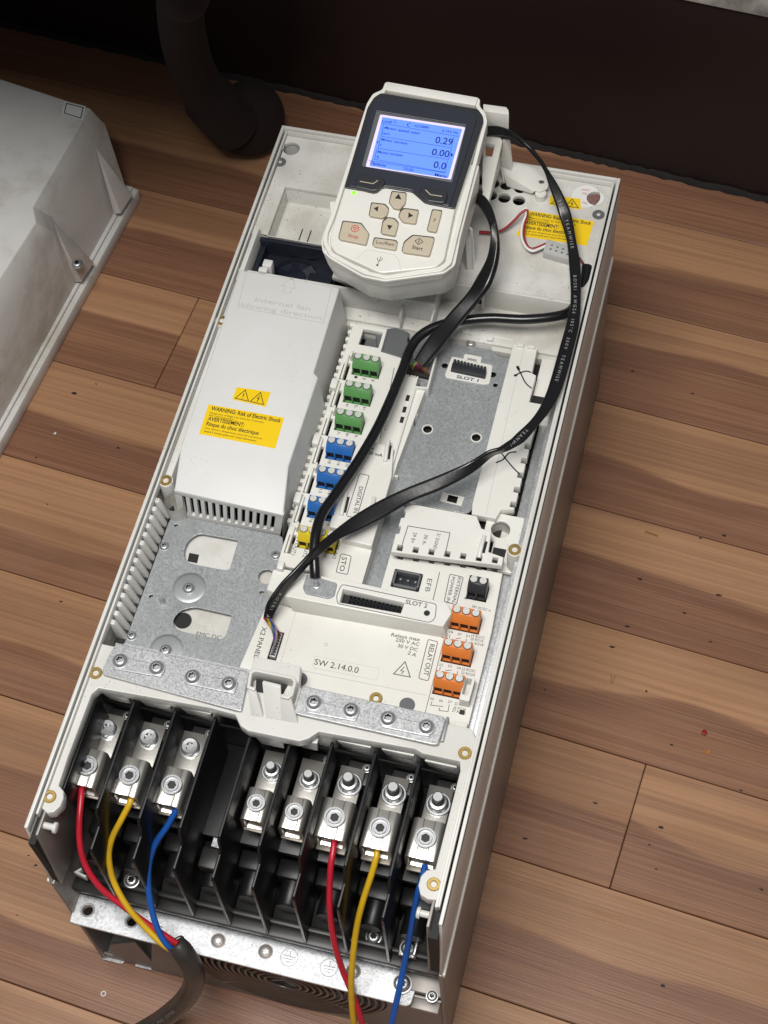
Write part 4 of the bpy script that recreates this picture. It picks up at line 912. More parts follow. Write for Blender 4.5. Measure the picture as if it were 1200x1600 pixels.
g = G(); g.lathe((0,0,0), [(4.9, 0), (4.9, .8), (3.8, .9)], 28, None, False, False)
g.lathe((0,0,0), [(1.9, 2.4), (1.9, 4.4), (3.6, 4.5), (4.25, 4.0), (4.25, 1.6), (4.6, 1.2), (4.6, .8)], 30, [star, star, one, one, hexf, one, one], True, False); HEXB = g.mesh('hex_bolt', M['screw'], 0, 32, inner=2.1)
lx = [10.9, 33.3, 55.6, 98.9, 118.5, 139.0, 162.0, 184.8]
for i, x in enumerate(lx):
    small = i in (3, 4); w = 12.6 if small else (14.4 if i < 3 else 16.6); zt_ = -27 if not small else -29; yc = 46.0 if small else (44.9 if i < 3 else 47.0)
    s_ = 1.0
    bo = inst('clamp_body', LB[w], (x, yc, zt_), dr)

    inst('dark_mouth_fill', SAD[w], (x, yc, zt_), bo)
    inst('clamp_screw', SOCK, (x, yc+.3, zt_-.2), bo, random.random(), scale=1.15 if small else 1.32)
    inst('bus_bar', BM_, (x+.4, 46, zt_-11), dr, scale=1.0); inst('clamp_tongue', TG_, (x, yc-w*.60, zt_-13.4), bo, scale=w/13)
    if i < 3: inst('terminal_bolt', HEXB, (x+.5, 69.8, zt_-11), dr, random.random(), scale=1.08)
    else: inst('terminal_nut', NUT, (x+.9, 67.8 if small else 69.4, zt_-11), dr, random.random(), scale=1.05 if small else 1.22)
    if i != 3: inst('screw', TORXS, (x+7.0, 80.6, -40), dr, random.random(), scale=.95)
    G().box(x-3, x+9.5, 72, 84, -48, -41.5).build('black_block', M['blackm'], dr, .8)
# screws on the bay ramp
for (a, b, z, s) in ((206, 1376, -90, 1.7), (584, 1464, -91, 1.7)): inst('screw', TORXS, P3(a, b, z), dr, .3, scale=s)
# earth screw with saddle at the right, pegs on the frame ends
q = P3(638, 1480, -86); g = G().box(q.x-4.5, q.x+4.5, q.y-4, q.y+4.5, -92, -88.5); es = g.build('earth_saddle', M['screw'], dr, .5)
inst('screw', TORXB, (q.x, q.y, -88.4), es); G().box(q.x+3.4, q.x+4.6, q.y-4, q.y+6, -92, -82).build('saddle_side', M['screw'], es, .3)
for (x, a) in ((9.0, 1), (195.4, -1)):
    g = G(); g.T = Matrix.Translation((x-a*3, 5.6, -8)) @ Matrix.Rotation(R_(90)*a, 4, 'Y'); g.lathe((0,0,0), [(1.7, 0), (1.7, 5.4), (2.8, 5.5), (2.8, 6.9), (2.2, 7.3)], 20); g.build('cover_peg', M['white'], dr)
g = G(); a = P3(126, 1355, -80); b = P3(121, 1366, -86); c = P3(139, 1377, -90); g.stroke([a, b, c], 1.2, -88, 6); g.build('guide_rib', M['white'], dr, .2)
# ------------------------------------------------------------------ zinc gland bracket with its holes
kz = -114.0
ko = rpoly(PP([(122,1395),(657,1521),(642,1569),(634,1572),(108,1441)], kz), 1.6)
kh = [circ(*P(137, 1422, kz), 2.9, 24), circ(*P(206, 1439, kz), 2.9, 24)]
kb = plate('earthing_bracket', ko, kh, kz-2, kz, M['zinc'], dr, .35)
G().box(0.5, 190, -12.6, 6, -120, -116.2).build('bracket_underside', M['void'], kb) if False else None
for (a, b) in ((137, 1422), (206, 1439)):
    q = P(a, b, kz); g = G(); g.lathe((q[0], q[1], kz), [(2.9, -4), (2.9, .1), (3.5, .5), (4.0, .02)], 28, None, False, False); g.build('raised_hole', M['zinc'], kb)
DRK = torx_mesh(3.6, .8, M['casing'])
for (a, b) in ((341, 1470), (415, 1487), (552, 1518)): inst('threaded_plug', DRK, (*P(a, b, kz), kz+.05), kb, random.random(), scale=.95)
inst('earth_screw', NUT, (*P(627, 1540, kz), kz-.2), kb, .2, scale=.62); inst('earth_screw_head', TORXB, (*P(628, 1537, kz+2), kz+1.6), kb, .4, scale=1.15)
for (a, b) in ((452, 1496), (514, 1512)):
    q = P(a, b, kz); g = G(); g.stroke(circ(q[0], q[1], 4.6, 32), .22, kz+.02, .05, True); e_ = g.build('earth_symbol', M['grink'], kb)
    for l in ([(0, 3.4), (0, .6)], [(-3.4, .6), (3.4, .6)], [(-2.3, -.9), (2.3, -.9)], [(-1.2, -2.3), (1.2, -2.3)]): G().stroke([(q[0]+u, q[1]+v) for u, v in l], .22, kz+.075, .03).build('earth_symbol', M['grink'], kb)
txt('C', P(244, 1455, kz), P(252, 1457, kz), 3.2, kz+.02, M['grink'], kb)
# ------------------------------------------------------------------ lower end of the casing: fan opening with ring guard
def fplane(px_, py_, y):         # photo point on a vertical plane y = const
    d = ray(px_, py_); s = (y-CAM.y)/d.y; q = CAM+d*s; return (q.x, q.z)
yp = -6.0
pl = [(52, -117), (204, -117), (204, FL+1), (30, FL+1)]
cxz = (112, -150); RR = 44
arc_ = [(116+57*math.cos(a), -145+57*math.sin(a)) for a in [R_(29.5)-R_(239)*k/60 for k in range(61)]]
me_ = plate('fan_panel', [(30, FL+1), (202.9, FL+1), (202.9, -117), (166, -117)]+arc_+[(66, -117), (46, -117)], [], -.7, .7, M['casing'], dr, .2,
            F=Matrix.Translation((0, yp, 0)) @ Matrix.Rotation(R_(90), 4, 'X'))
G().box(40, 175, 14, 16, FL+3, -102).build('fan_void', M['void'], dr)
ringm = []
M['guard'] = mat('dusty_guard_metal', (0.16, 0.13, 0.115), 0.4, metal=0.6, noise=0.6, nscale=90)
GX, GZ = 116, -145
for k in range(13):
    r = 10+k*3.75; g = G(); g.T = Matrix.Translation((GX, yp-.8, GZ)) @ Matrix.Rotation(R_(90), 4, 'X')
    a0 = math.asin(27/r) if r > 27 else math.pi/2
    g = G(); g.tube([(GX+r*math.cos(t), yp-.8-(56-r)*.05, GZ+r*math.sin(t)) for t in [a0-(math.pi+2*a0)*i/40 for i in range(41)]], 1.0, 8, 1); g.build('guard_ring', M['guard'], dr, 0, 60)
for k in range(4):
    g = G(); a = R_(45+90*k); g.tube([(GX, yp-1.4, GZ), (GX+(56 if k > 1 else 30)*math.cos(a), yp-1.4, GZ+(56 if k > 1 else 30)*math.sin(a))], .9, 8, 2); g.build('guard_spoke', M['casing'], dr)
# mounting foot with its slot at the lower left, corner plate at the lower right
ft = plate('mounting_foot', [(1.5, FL+1), (1.5, -196), (8, -196), (12, -170), (30, -150), (34, -196), (52, FL+1)], [], -.8, .8, M['casing'], dr, .2, F=Matrix.Translation((0, -5, 0)) @ Matrix.Rotation(R_(90), 4, 'X'))
f2 = [P(160, 1499, FL+2), P(190, 1506, FL+2), P(197, 1500, FL+2), P(200, 1490, FL+2), P(207, 1484, FL+2), P(213, 1490, FL+2), P(211, 1510, FL+2), P(300, 1530, FL+2)]
f2 = f2+[(f2[-1][0], 34), (f2[0][0], 34)]
plate('foot_flange', f2, [], FL+.6, FL+2.2, M['galv'], dr, .2)
g = G().box(182, 202.8, -4.8, 30, -119, -113); cp = g.build('corner_plate', M['casing'], dr, .6)
g = G().box(188, 202.7, -12, -4.9, -124, -119); g.build('corner_plate', M['casing'], cp, .5)
inst('screw', TORXB, (*P(675, 1556, -112), -112.9), cp, .5, scale=.7)
# ------------------------------------------------------------------ keypad and its holder
TI = R_(8); KO = P3(608, 430, 52)
KU = Vector((1, 0, 0)); KV = Vector((0, math.cos(TI), math.sin(TI))); KN = KU.cross(KV)
KF = Matrix((( *[KU.x, KV.x, KN.x], KO.x), (KU.y, KV.y, KN.y, KO.y), (KU.z, KV.z, KN.z, KO.z), (0, 0, 0, 1)))
def Q(px, py, n=0.0):
    d = ray(px, py); o = KO+KN*n; s = (o-CAM).dot(KN)/d.dot(KN); q = CAM+d*s-KO; return (q.dot(KU), q.dot(KV))
def K(l, n=0.0): return [Q(480+x/3.75, 110+y/3.75, n) for x, y in l]
kp = thing('keypad', 'handheld keypad with lit blue display and beige buttons clipped above the drive', 'keypad', tuple(KO-KN*20))
kF = KF
def kplate(name, l, z0, z1, m, par, r=1.0, holes=[], bev=.3): return plate(name, rpoly(K(l, z1), r), [rpoly(K(h, z1), .8) for h in holes], z0, z1, m, par, bev, F=kF)
# holder: wall following the outline, cup at the lower end (part of the drive)
hout = [(455,72),(470,66),(1000,158),(1014,172),(1008,205),(1045,250),(1056,300),(885,960),(845,1130),(790,1175),(460,1222),(330,1190),(130,1085),(92,1010),(100,940),(135,860),(350,190),(385,135),(440,112)]
hin = [(478,100),(985,185),(990,215),(1024,258),(1032,300),(862,960),(822,1110),(775,1150),(460,1200),(340,1172),(150,1066),(118,1005),(122,950),(160,860),(366,205),(398,158),(450,132),(462,112)]
ho = rpoly(K(hout, 0), 1.6); hi = rpoly(K(hin, 0), 1.6)
hd = plate('keypad_holder', ho, [hi], -9, 0, M['clean'], dr, .35, F=kF)
ho2 = [(x*.985+.3, y*.985+.6) for x, y in ho]
cup = [p for p in rpoly(K([(84,1000),(100,1075),(150,1110),(325,1215),(455,1248),(800,1200),(868,1150),(912,960),(1000,600),(330,400)], -6), 1.8)]
g = G(); big = rpoly(K([(86,985),(94,1060),(140,1100),(325,1205),(455,1232),(800,1185),(862,1140),(905,960),(1010,560),(250,560)], -4), 1.6)
n_ = len(big); cx_ = sum(p[0] for p in big)/n_; cy_ = max(p[1] for p in big)
rings = []
for (z, k, dy) in ((-3.0, 1.0, 0), (-10, 1.0, .2), (-20, .985, .6), (-32, .955, 1.4), (-35, .93, 2.2)):
    rings.append([(cx_+(p[0]-cx_)*k, cy_+(p[1]-cy_)*(k if p[1] < cy_-20 else 1)+dy*0, z) for p in big])
g.loft(rings, True, True); g.build('holder_cup', M['clean'], hd, .4, 40, F=kF)
g = G(); g.stroke(rpoly(K([(86,985),(94,1060),(140,1100),(325,1205),(455,1232),(800,1185),(862,1140),(890,1000)], -1.2), 1.6, 4)[3:-3], .9, -3.2, 2.2); g.build('cup_rim', M['clean'], hd, .2, F=kF)
for x, y in ((238, 1150), (612, 1218)):
    a = K([(x, y)], -6)[0]; G().box(a[0]-1.3, a[0]+1.3, a[1]-1.6, a[1]+.5, -8.5, -4.5).build('cup_clip', M['clean'], hd, .4, F=kF)
# top clip strip
a = K([(470,70),(1003,163),(985,205),(462,115)], 1.2); g = G(); g.prism(a, -3, 1.2); g.build('top_clip', M['clean'], hd, .5, F=kF)
# hinge arms and frame at the right behind the keypad
def pr3(name, l, th, m, par, b=.4):
    """slab through photo points given with heights"""
    p = [P3(*q) for q in l]; nn = (p[1]-p[0]).cross(p[2]-p[0]).normalized(); g = G(); n = len(p)
    g._a(p+[q-nn*th for q in p], [tuple(range(n)), tuple(range(n, 2*n))[::-1]]+[(i, n+i, n+(i+1) % n, (i+1) % n) for i in range(n)])
    return g.build(name, m, par, b)
def z1(x, y): return (700+x/6, 170+y/6)
def Z(l, z): return [(*z1(x, y), z) for x, y in l]
pr3('hinge_tab', Z([(330,92),(545,120),(566,150),(570,192),(330,160)], 38), 12, M['clean'], hd)
fr = PP([z1(*p) for p in [(330,240),(490,262),(512,300),(380,875),(310,850),(330,760),(318,745)]], 34)
frh = PP([z1(*p) for p in [(352,322),(440,332),(412,445),(352,440)]], 34)
plate('hinge_frame', rpoly(fr, 1.0), [frh], 30, 34, M['clean'], hd, .5)
pr3('hinge_side', [(*z1(510,282),33.5),(*z1(578,285),30),(*z1(600,500),-2),(*z1(588,610),-2.5),(*z1(470,560),-2.5)], 1.4, M['clean'], hd)
pr3('hinge_web', Z([(486,262),(512,290),(500,500),(378,900),(330,880)], 30)[0:0]+[(*z1(500,300),30),(*z1(380,860),30),(*z1(385,900),4),(*z1(490,560),4)], 1.2, M['clean'], hd)
# bracket flap with screw hole on a post
fl_ = PP([z1(*p) for p in [(486,498),(600,490),(800,545),(905,560),(945,640),(938,745),(860,778),(820,765),(520,590)]], 3)
plate('support_flap', rpoly(fl_, 2.0), [circ(*P(*z1(878,682), 3), 1.6, 16)], 1.6, 3, M['clean'], dr, .4)
pr3('flap_web', [(*z1(486,500),3),(*z1(522,590),3),(*z1(535,700),-2.5),(*z1(505,620),-2.5)], 1.0, M['clean'], dr)
pr3('flap_web', [(*z1(522,590),2.9),(*z1(820,765),2.9),(*z1(800,790),-1),(*z1(560,720),-2.5)], 1.0, M['clean'], dr)
q = P3(844, 312, -3); g = G(); g.lathe((q.x, q.y+1, -3), [(3.2, 0), (3.2, 4.6)], 24); g.build('flap_post', M['clean'], dr)
def z2(x, y): return (680+x/8.571, 330+y/8.571)
# right-hand cheek plates of the holder standing down to the deck
pr3('holder_cheek', [(*z2(330,205),34),(*z2(405,215),34),(*z2(440,110),34),(*z2(425,600),8),(*z2(450,860),-6),(*z2(400,560),8),(*z2(300,420),22),(*z2(300,290),28)][0:3]+[(*z2(450,215),33),(*z2(440,860),-8),(*z2(405,560),6),(*z2(300,420),22),(*z2(300,300),28)], 1.2, M['clean'], hd)
pr3('holder_cheek', [(*z2(455,180),30),(*z2(500,240),30),(*z2(530,560),6),(*z2(545,690),-3),(*z2(610,770),-8),(*z2(515,930),-12),(*z2(450,860),-8),(*z2(430,300),26)], 1.2, M['clean'], hd)
pr3('holder_cheek', [(*z2(335,560),6),(*z2(400,560),6),(*z2(450,860),-8),(*z2(500,950),-12),(*z2(330,980),-12)], 1.2, M['clean'], hd)
pr3('guide_web', [(*z1(285,440),22),(*z1(330,600),6),(*z1(395,470),6),(*z1(380,440),22)], 1.0, M['clear'], hd)
pr3('holder_leg', [(*z1(250,420),28),(*z1(300,500),28),(*z1(215,740),12),(*z1(190,700),12)], 4, M['clean'], hd)
# two support legs hidden under the holder carry it on the deck
for x in (78, 118): G().box(x, x+5, 352, 384, -3, 36).build('holder_leg', M['clean'], hd, .4)
G().box(x, x+5, 352, 356, -3, 30).build('holder_leg', M['clean'], hd, .4)
# left latch ear of the holder
a = K([(130,768),(165,765),(175,860),(140,850)], -3); g = G(); g.prism(a, -12, -3); g.build('latch_ear', M['clean'], hd, .4, F=kF)
# keypad body
kb_ = kplate('keypad_body', [(432,128),(1000,222),(1030,262),(1034,300),(866,815),(803,1112),(750,1154),(440,1187),(407,1178),(158,1062),(133,1016),(135,960),(219,690),(352,212),(388,155)], -14, 1.2, M['clean'], kp, 2.0, bev=.8)
kb_.scale = (1, 1, 1)
blk = [(432,130),(1000,224),(1029,264),(1033,300),(865,812),(690,778),(615,712),(455,686),(372,712),(216,686),(354,214),(390,157)]
bk2 = kplate('keypad_front', blk, 1.0, 2.2, M['tblack'], kp, 1.4, bev=.5)
nv = [(425,155),(960,240),(990,265),(990,300),(835,795),(690,768),(622,702),(458,676),(370,702),(238,676),(370,240),(395,180)]
# screen window is recessed
scr = [(403,237),(934,322),(850,657),(318,560)]
nvp = kplate('keypad_face', nv, 2.15, 3.0, M['navy'], kp, 1.6, [scr], .35)
kplate('display_bezel', [(403,237),(934,322),(850,657),(318,560)], 2.25, 2.45, M['grey'], kp, 1.2, [[(428,258),(926,333),(842,640),(342,563)]], .1)
sc_ = kplate('display', [(428,258),(926,333),(842,640),(342,563)], 2.22, 2.4, M['lcdw'], kp, .6, bev=0)
kplate('display_picture', [(441,273),(908,344),(826,632),(366,560)], 2.41, 2.46, M['lcd'], sc_, .3, bev=0)
def c1(x, y): return Q(560+x/6.667, 165+y/6.667, 2.5)
def st(s, A, B, h, m='lcdl', b=.025): return txt(s, c1(*A), c1(*B), h, 2.47, M[m], sc_, bold=b, F=kF, th=.03)
st('Local', (247,172), (345,182), 1.5); G().stroke(circ(c1(383,168)[0], c1(383,168)[1], .75, 14), .25, 2.47, .03, True).build('display_icon', M['lcdl'], sc_, F=kF)
st('(\u02dc', (508,214), (555,205), 1.9); st('ACS880', (578,220), (732,240), 1.4); st('2.14.5 Hz', (868,270), (1035,296), 1.5)
st('Motor speed used', (270,240), (632,300), 1.6); st('rpm', (245,295), (325,306), 1.4)
st('Motor current', (236,362), (508,408), 1.6); st('A', (218,418), (240,421), 1.5); st('Motor torque', (198,492), (455,530), 1.6); st('%', (185,545), (212,549), 1.5)
st('Options', (118,608), (285,637), 1.7, 'lcdi'); st('12:50', (470,665), (570,685), 1.5); st('Menu', (792,733), (915,752), 1.8, 'lcdi')
st('0.29', (795,388), (975,414), 4.2, 'lcdi', .012); st('0.00', (758,512), (940,540), 4.2, 'lcdi', .012); st('.', (713,640), (728,642), .8, 'lcdi', .02); st('0.0', (776,645), (905,665), 4.2, 'lcdi', .012)
for l in ([(240,182),(1045,322)], [(262,195),(240,320),(965,440),(995,325)], [(232,330),(205,445),(940,560),(970,450)], [(195,450),(168,560),(900,695),(930,570)], [(110,572),(905,700)]):
    G().stroke([c1(*p) for p in l], .28, 2.47, .03).build('display_line', M['lcdl'], sc_, F=kF)
for l in ([(205,365),(205,395),(190,380)], [(965,490),(960,535),(990,515)]): G().prism([c1(*p) for p in l], 2.47, 2.5).build('display_arrow', M['lcdi'], sc_, F=kF)
# soft keys
for l, ln in (([(310,605),(445,625),(457,655),(410,700),(385,706),(280,680),(290,625)], [(308,650),(386,664),(415,645)]), ([(665,678),(815,700),(822,730),(808,770),(785,776),(705,765),(660,715)], [(693,700),(722,728),(790,738)])):
    sk = kplate('soft_key', l, 2.0, 5.0, M['tblack'], kp, 1.0, bev=.6); G().stroke(K(ln, 5), .45, 5.01, .05).build('key_mark', M['btn'], sk, F=kF)
def button(l, hgt=3.4, r=1.0):
    cx = sum(p[0] for p in l)/len(l); cy = sum(p[1] for p in l)/len(l)
    f = lambda p, c: p+math.copysign(3.2, p-c)
    kplate('button_gap_shade', [(f(x, cx), f(y, cy)) for x, y in l], 1.0, 1.32, M['ink'], kp, r, bev=0)  # black plate painted in as the shadow gap around the button
    return kplate('button', l, 1.0, hgt, M['btn'], kp, r, bev=.5)
def tri(par, l, m='ink'): G().prism(K(l, 3.4), 3.41, 3.47).build('arrow_mark', M[m], par, F=kF)
b = button([(498,708),(580,718),(575,775),(545,812),(505,806),(480,770)]); tri(b, [(513,750),(552,756),(536,722)])
b = button([(378,775),(455,785),(478,812),(465,850),(440,864),(362,850)]); tri(b, [(390,808),(418,796),(412,828)])
b = button([(548,822),(570,808),(652,820),(636,896),(560,886),(536,855)]); tri(b, [(594,832),(622,852),(592,864)])
b = button([(470,862),(510,868),(535,895),(515,968),(432,952),(444,885)]); tri(b, [(468,905),(500,910),(480,935)])
b = button([(735,815),(790,822),(756,946),(702,936)]); txt('?', K([(738,886)], 3.4)[0], K([(751,888)], 3.4)[0], 2.0, 3.41, M['ink'], b, F=kF)
b = button([(210,882),(315,896),(362,955),(345,1020),(188,988),(186,970)])
txt('Stop', K([(237,975)], 3.4)[0], K([(297,986)], 3.4)[0], 2.1, 3.41, M['rink'], b, F=kF, bold=.01)
cc = K([(280,927)], 3.4)[0]; G().stroke(circ(cc[0], cc[1], 2.0, 24), .42, 3.41, .05, True).build('stop_symbol', M['rink'], b, F=kF); G().stroke([(cc[0]-1, cc[1]+.7), (cc[0]+1, cc[1]+.7), (cc[0], cc[1]-1.1)], .35, 3.41, .05, True).build('stop_symbol', M['rink'], b, F=kF)
b = button([(395,980),(515,996),(528,1008),(520,1052),(392,1030),(384,1015)], 3.0); txt('Loc/Rem', K([(403,1014)], 3)[0], K([(508,1030)], 3)[0], 2.0, 3.01, M['ink'], b, F=kF)
b = button([(620,965),(738,978),(744,990),(716,1086),(562,1064),(556,1050),(570,1005)])
txt('Start', K([(612,1043)], 3.4)[0], K([(674,1056)], 3.4)[0], 2.1, 3.41, M['ink'], b, F=kF, bold=.01)
cc = K([(655,1002)], 3.4)[0]; G().stroke([(cc[0]-2.1, cc[1]), (cc[0], cc[1]+1.9), (cc[0]+2.1, cc[1]), (cc[0], cc[1]-1.9)], .35, 3.41, .05, True).build('start_symbol', M['ink'], b, F=kF); G().stroke([(cc[0], cc[1]+.9), (cc[0], cc[1]-.9)], .4, 3.41, .05).build('start_symbol', M['ink'], b, F=kF)
cc = K([(274,718)], 1.2)[0]; g = G(); g.lathe((cc[0], cc[1], 1.1), [(1.3, 0), (1.2, .3), (.2, .4)], 16); g.build('status_light', M['led'], kp, F=kF)
G().stroke(K([(285,1108),(350,1050),(510,1080),(535,1110),(550,1175)], 1.2), .22, 1.21, .04).build('port_cover_outline', M['emboss'], kp, F=kF)
G().stroke(K([(412,1140),(432,1092)], 1.2), .3, 1.21, .04).build('port_symbol', M['ink'], kp, F=kF); G().stroke(K([(420,1120),(410,1108),(413,1096)], 1.2), .25, 1.26, .04).build('port_symbol', M['ink'], kp, F=kF); G().stroke(K([(424,1116),(437,1112),(441,1098)], 1.2), .25, 1.31, .04).build('port_symbol', M['ink'], kp, F=kF)
cc = K([(411,1141)], 1.2)[0]; G().prism(circ(*cc, .6, 12), 1.21, 1.28).build('port_symbol', M['ink'], kp, F=kF)
# ------------------------------------------------------------------ cables
def ribbon(name, pairs, th, m, par=None, per=6, groove=True):
    L = spline([P3(a, b, z) for (a, b, z), _ in pairs], per); Rr = spline([P3(a, b, z) for _, (a, b, z) in pairs], per)
    rings = []
    for i in range(len(L)):
        t = (L[min(i+1, len(L)-1)]+Rr[min(i+1, len(L)-1)]-L[max(i-1, 0)]-Rr[max(i-1, 0)]).normalized()
        w = (Rr[i]-L[i]); hw = w.length/2; w = (w-t*w.dot(t)).normalized(); nn = t.cross(w).normalized(); c = (L[i]+Rr[i])/2
        pr = []
        for k in range(20):
            a = 2*math.pi*k/20; x = math.copysign(abs(math.cos(a))**.45, math.cos(a)); y = math.copysign(abs(math.sin(a))**.8, math.sin(a))
            if groove and abs(x) < .3: y *= .72
            pr.append(c+w*hw*x+nn*th/2*y)
        rings.append(pr)
    g = G(); g.loft(rings); return g, L, Rr
pairs = [((757,197,36),(757,214,33)),((780,197,42),(778,212,38)),((800,206,44),(800,216,42)),((825,225,43),(820,228,41)),((843,245,38),(837,247,37)),((855,263,32),(849,265,31)),((870,287,25),(857,288,25)),((883,312,19),(866,313,19)),
 ((893,337,14),(874,338,14)),((900,374,10),(885,375,10)),((906,412,7),(890,418,7)),((907,466,6),(892,470,6)),((905,506,5),(885,506,5)),((896,545,5),(874,545,5)),((884,590,5),(862,587,5)),((872,620,5),(852,618,5)),((853,649,5),(837,648,5)),
 ((818,691,5),(808,677,6)),((790,703,3),(781,700,9)),((768,713,2),(762,706,9)),((737,740,0),(730,723,4)),((690,765,-1),(684,743,2)),((643,784,-2),(636,762,1)),((600,808,-2),(592,783,0)),((560,829,-2),(552,807,0)),
 ((530,843,-1),(522,829,2)),((504,862,0),(494,854,5)),((487,876,0),(480,869,6)),((465,902,-2),(457,893,4)),((448,922,-5),(437,914,1)),((437,942,-8),(418,942,-4)),((428,962,-12),(413,956,-10)),((425,970,-14),(412,966,-12))]
g, RL, RR_ = ribbon('ribbon_cable', pairs, 2.4, M['rubber'])
rc_ = thing('ribbon_cable', 'flat black ribbon cable with white print arching from keypad down to the panel socket', 'cable', P3(425, 1010, -20))
g.build('jacket', M['rubber'], rc_, 0, 60)
# print on the ribbon, letter by letter
TH = {}
def glyph(c):
    if c not in TH:
        cu = bpy.data.curves.new('printed_letter', 'FONT'); cu.body = c; cu.size = .0026; cu.offset = .0; cu.resolution_u = 2
        t = bpy.data.objects.new('t', cu); me = bpy.data.meshes.new_from_object(t); bpy.data.objects.remove(t); bpy.data.curves.remove(cu)
        if me.vertices:
            xs = [v.co.x for v in me.vertices]; TH[c] = (max(xs)-min(xs), me); mx = min(xs)
            for v in me.vertices: v.co.x -= mx; v.co.y -= .0012
            me.materials.clear(); me.materials.append(M['wink'])
        else: TH[c] = (.0018, None)
    return TH[c]
def along(s, i0, sgn=1, par=rc_):
    seg = [((RL[i]+RR_[i])/2, (RR_[i]-RL[i]).normalized()) for i in range(len(RL))]
    pos = float(i0)
    for c in s:
        wd_, me = glyph(c); i = int(pos)
        if i >= len(seg)-2: break
        c0, w0 = seg[i]; c1_, w1 = seg[i+1]; f = pos-i; p = c0.lerp(c1_, f); t = (c1_-c0); ln = t.length*S; t = t.normalized(); w = w0.lerp(w1, f); w = (w-t*w.dot(t)).normalized(); nn = t.cross(w).normalized()
        if nn.z < 0: nn = -nn
        if me:
            up_ = nn.cross(t).normalized()
            Md = Matrix(((t.x, up_.x, nn.x, 0), (t.y, up_.y, nn.y, 0), (t.z, up_.z, nn.z, 0), (0, 0, 0, 1))); Md.translation = p+nn*1.24
            place(bpy.data.objects.new('printed_letter', me), DW(Md), par)
        pos += (wd_+.0010)/ln
along('300V TEAMWISE', 42); along('BOSRI AWG26 105\u00b0C 300V TEAMWISE', 62); along('TEAMWI', 100); along('BOSRI AWG2', 176)
# thin wires into the panel socket
wc = [('red',(.45,.02,.03)),('brown',(.12,.05,.02)),('orange',(.7,.25,.02)),('yellow',(.75,.5,.03)),('green',(.05,.25,.06)),('blue',(.03,.08,.4)),('purple',(.15,.04,.35)),('grey',(.3,.3,.3))]
for k, (nm, co) in enumerate(wc):
    M['w'+nm] = mat(nm+'_core_insulation', tuple(v*.62 for v in co), .4)
    a = P3(413+k*1.5, 965+k*.4, -12); e = Vector((86.6, 134-k*1.6, -19.6))
    mid_ = (a+e)/2+Vector((-2.2+k*.75, 0, 5)); g = G(); g.tube([a, mid_, e+Vector((0, 0, 3)), e], .55, 8, 5); g.build('core_wire', M['w'+nm], rc_, 0, 60)
# round / flat black pair with the loop to the right of the keypad
c2 = thing('keypad_cable', 'glossy black flat cable looping beside the keypad down to the small multi-coloured plug', 'cable', P3(655, 575, -22))
pr2 = [((738,296,30),(728,306,30)),((758,310,34),(750,322,34)),((773,338,34),(762,343,34)),((780,374,30),(767,370,30)),((776,412,24),(764,400,24)),((762,450,18),(750,430,18)),((746,474,12),(729,460,13)),((718,508,4),(700,492,6)),((690,544,-6),(669,528,-4)),((664,574,-13),(647,563,-12))]
g, l2, r2 = ribbon('x', pr2, 5.0, M['rubber']); g.build('jacket', M['rubber'], c2, 0, 60)
for k in range(8):
    nm = ('wgreen','wyellow','wpurple','wred','wbrown','wred','wgrey','worange')[k]; a = P3(650+k*1.6, 566+k*.4, -12); e = P3(640+k*4.2, 577+k*1.1, -22); g = G(); g.tube([a, (a+e)/2+Vector((0, -1, 2.5)), e], .6, 8, 5); g.build('core_wire', M[nm], c2, 0, 60)
G().prism(PP([(637,577),(672,585),(670,591),(635,583)], -22), -26, -21.5).build('plug', M['void'], c2, .2)
# long round cable from the sleeve across to the lower terminals
c3 = thing('signal_cable', 'round black cable running along the terminal column down to the small steel plate', 'cable', P3(492, 897, -10))
pts = [(905,462,-6),(893,484,-4),(870,494,-2),(820,499,-2),(765,497,-3),(715,502,-4),(680,511,-4),(655,526,-5),(640,547,-6),(630,575,-5),(612,620,-4),(590,668,-3),(566,710,-3),(545,742,-3),(520,778,-2),(503,803,0),(494,832,1),(491,865,-1),(492,890,-4),(492.5,902,-6)]
G().tube([P3(*p) for p in pts], 2.75, 16, 6).build('jacket', M['rubber'], c3, 0, 60)
slv = thing('wire_sleeve', 'short black sleeve with thin wires leaning against the right rim of the drive', 'sleeve', P3(910, 440, -8))
G().tube([P3(917,416,-3), P3(915,432,-4), P3(908,455,-6), P3(902,476,-8)], 2.6, 16, 6, lambda t: 2.9 if t < .7 else 2.9).build('sleeve', M['rubber'], slv, 0, 60)
for k, nm in enumerate(('wred', 'wbrown')): G().tube([P3(898+k*2, 398, -2), P3(906+k*2, 406, -1), P3(915+k, 418, -4)], .5, 8, 5).build('core_wire', M[nm], slv, 0, 60)
# red and white twisted pair with its milky connector
pw = thing('connector_lead', 'red and white twisted wires with a milky plug lying over the right warning label', 'lead', P3(870, 390, -2))
for nm, o in (('white', 0), ('red', 3.0)):
    m = M['sticker'] if nm == 'white' else M['wred']
    pts = [(749,362.5+o*.3,0),(768,362+o*.2,1),(786,357+o*.5,2),(803,342+o*.8,4),(814,331+o*.6,6),(823,325+o*1.2,7),(822+o*.5,336,6),(816+o,352,4),(815+o,370,2),(821+o*.8,385-o*.3,1.5),(831,392-o,1.5),(842,389-o,1.5),(853,384-o,1.5)]
    G().tube([P3(*p) for p in pts], .85, 10, 5).build(nm+'_wire', m, pw, 0, 60)
G().tube([P3(749,363,.2), P3(765,363.5,1.2)], 1.0, 10, 3).build('red_wire', M['wred'], pw, 0, 60)
c = quad([(848,398),(897,412),(903,395),(855,377)], 0)
g = G(); g.prism([c(0,0), c(.95,0), c(.95,1), c(0,1)], -2.9, 2.6); g.build('connector', M['clear'], pw, .5)
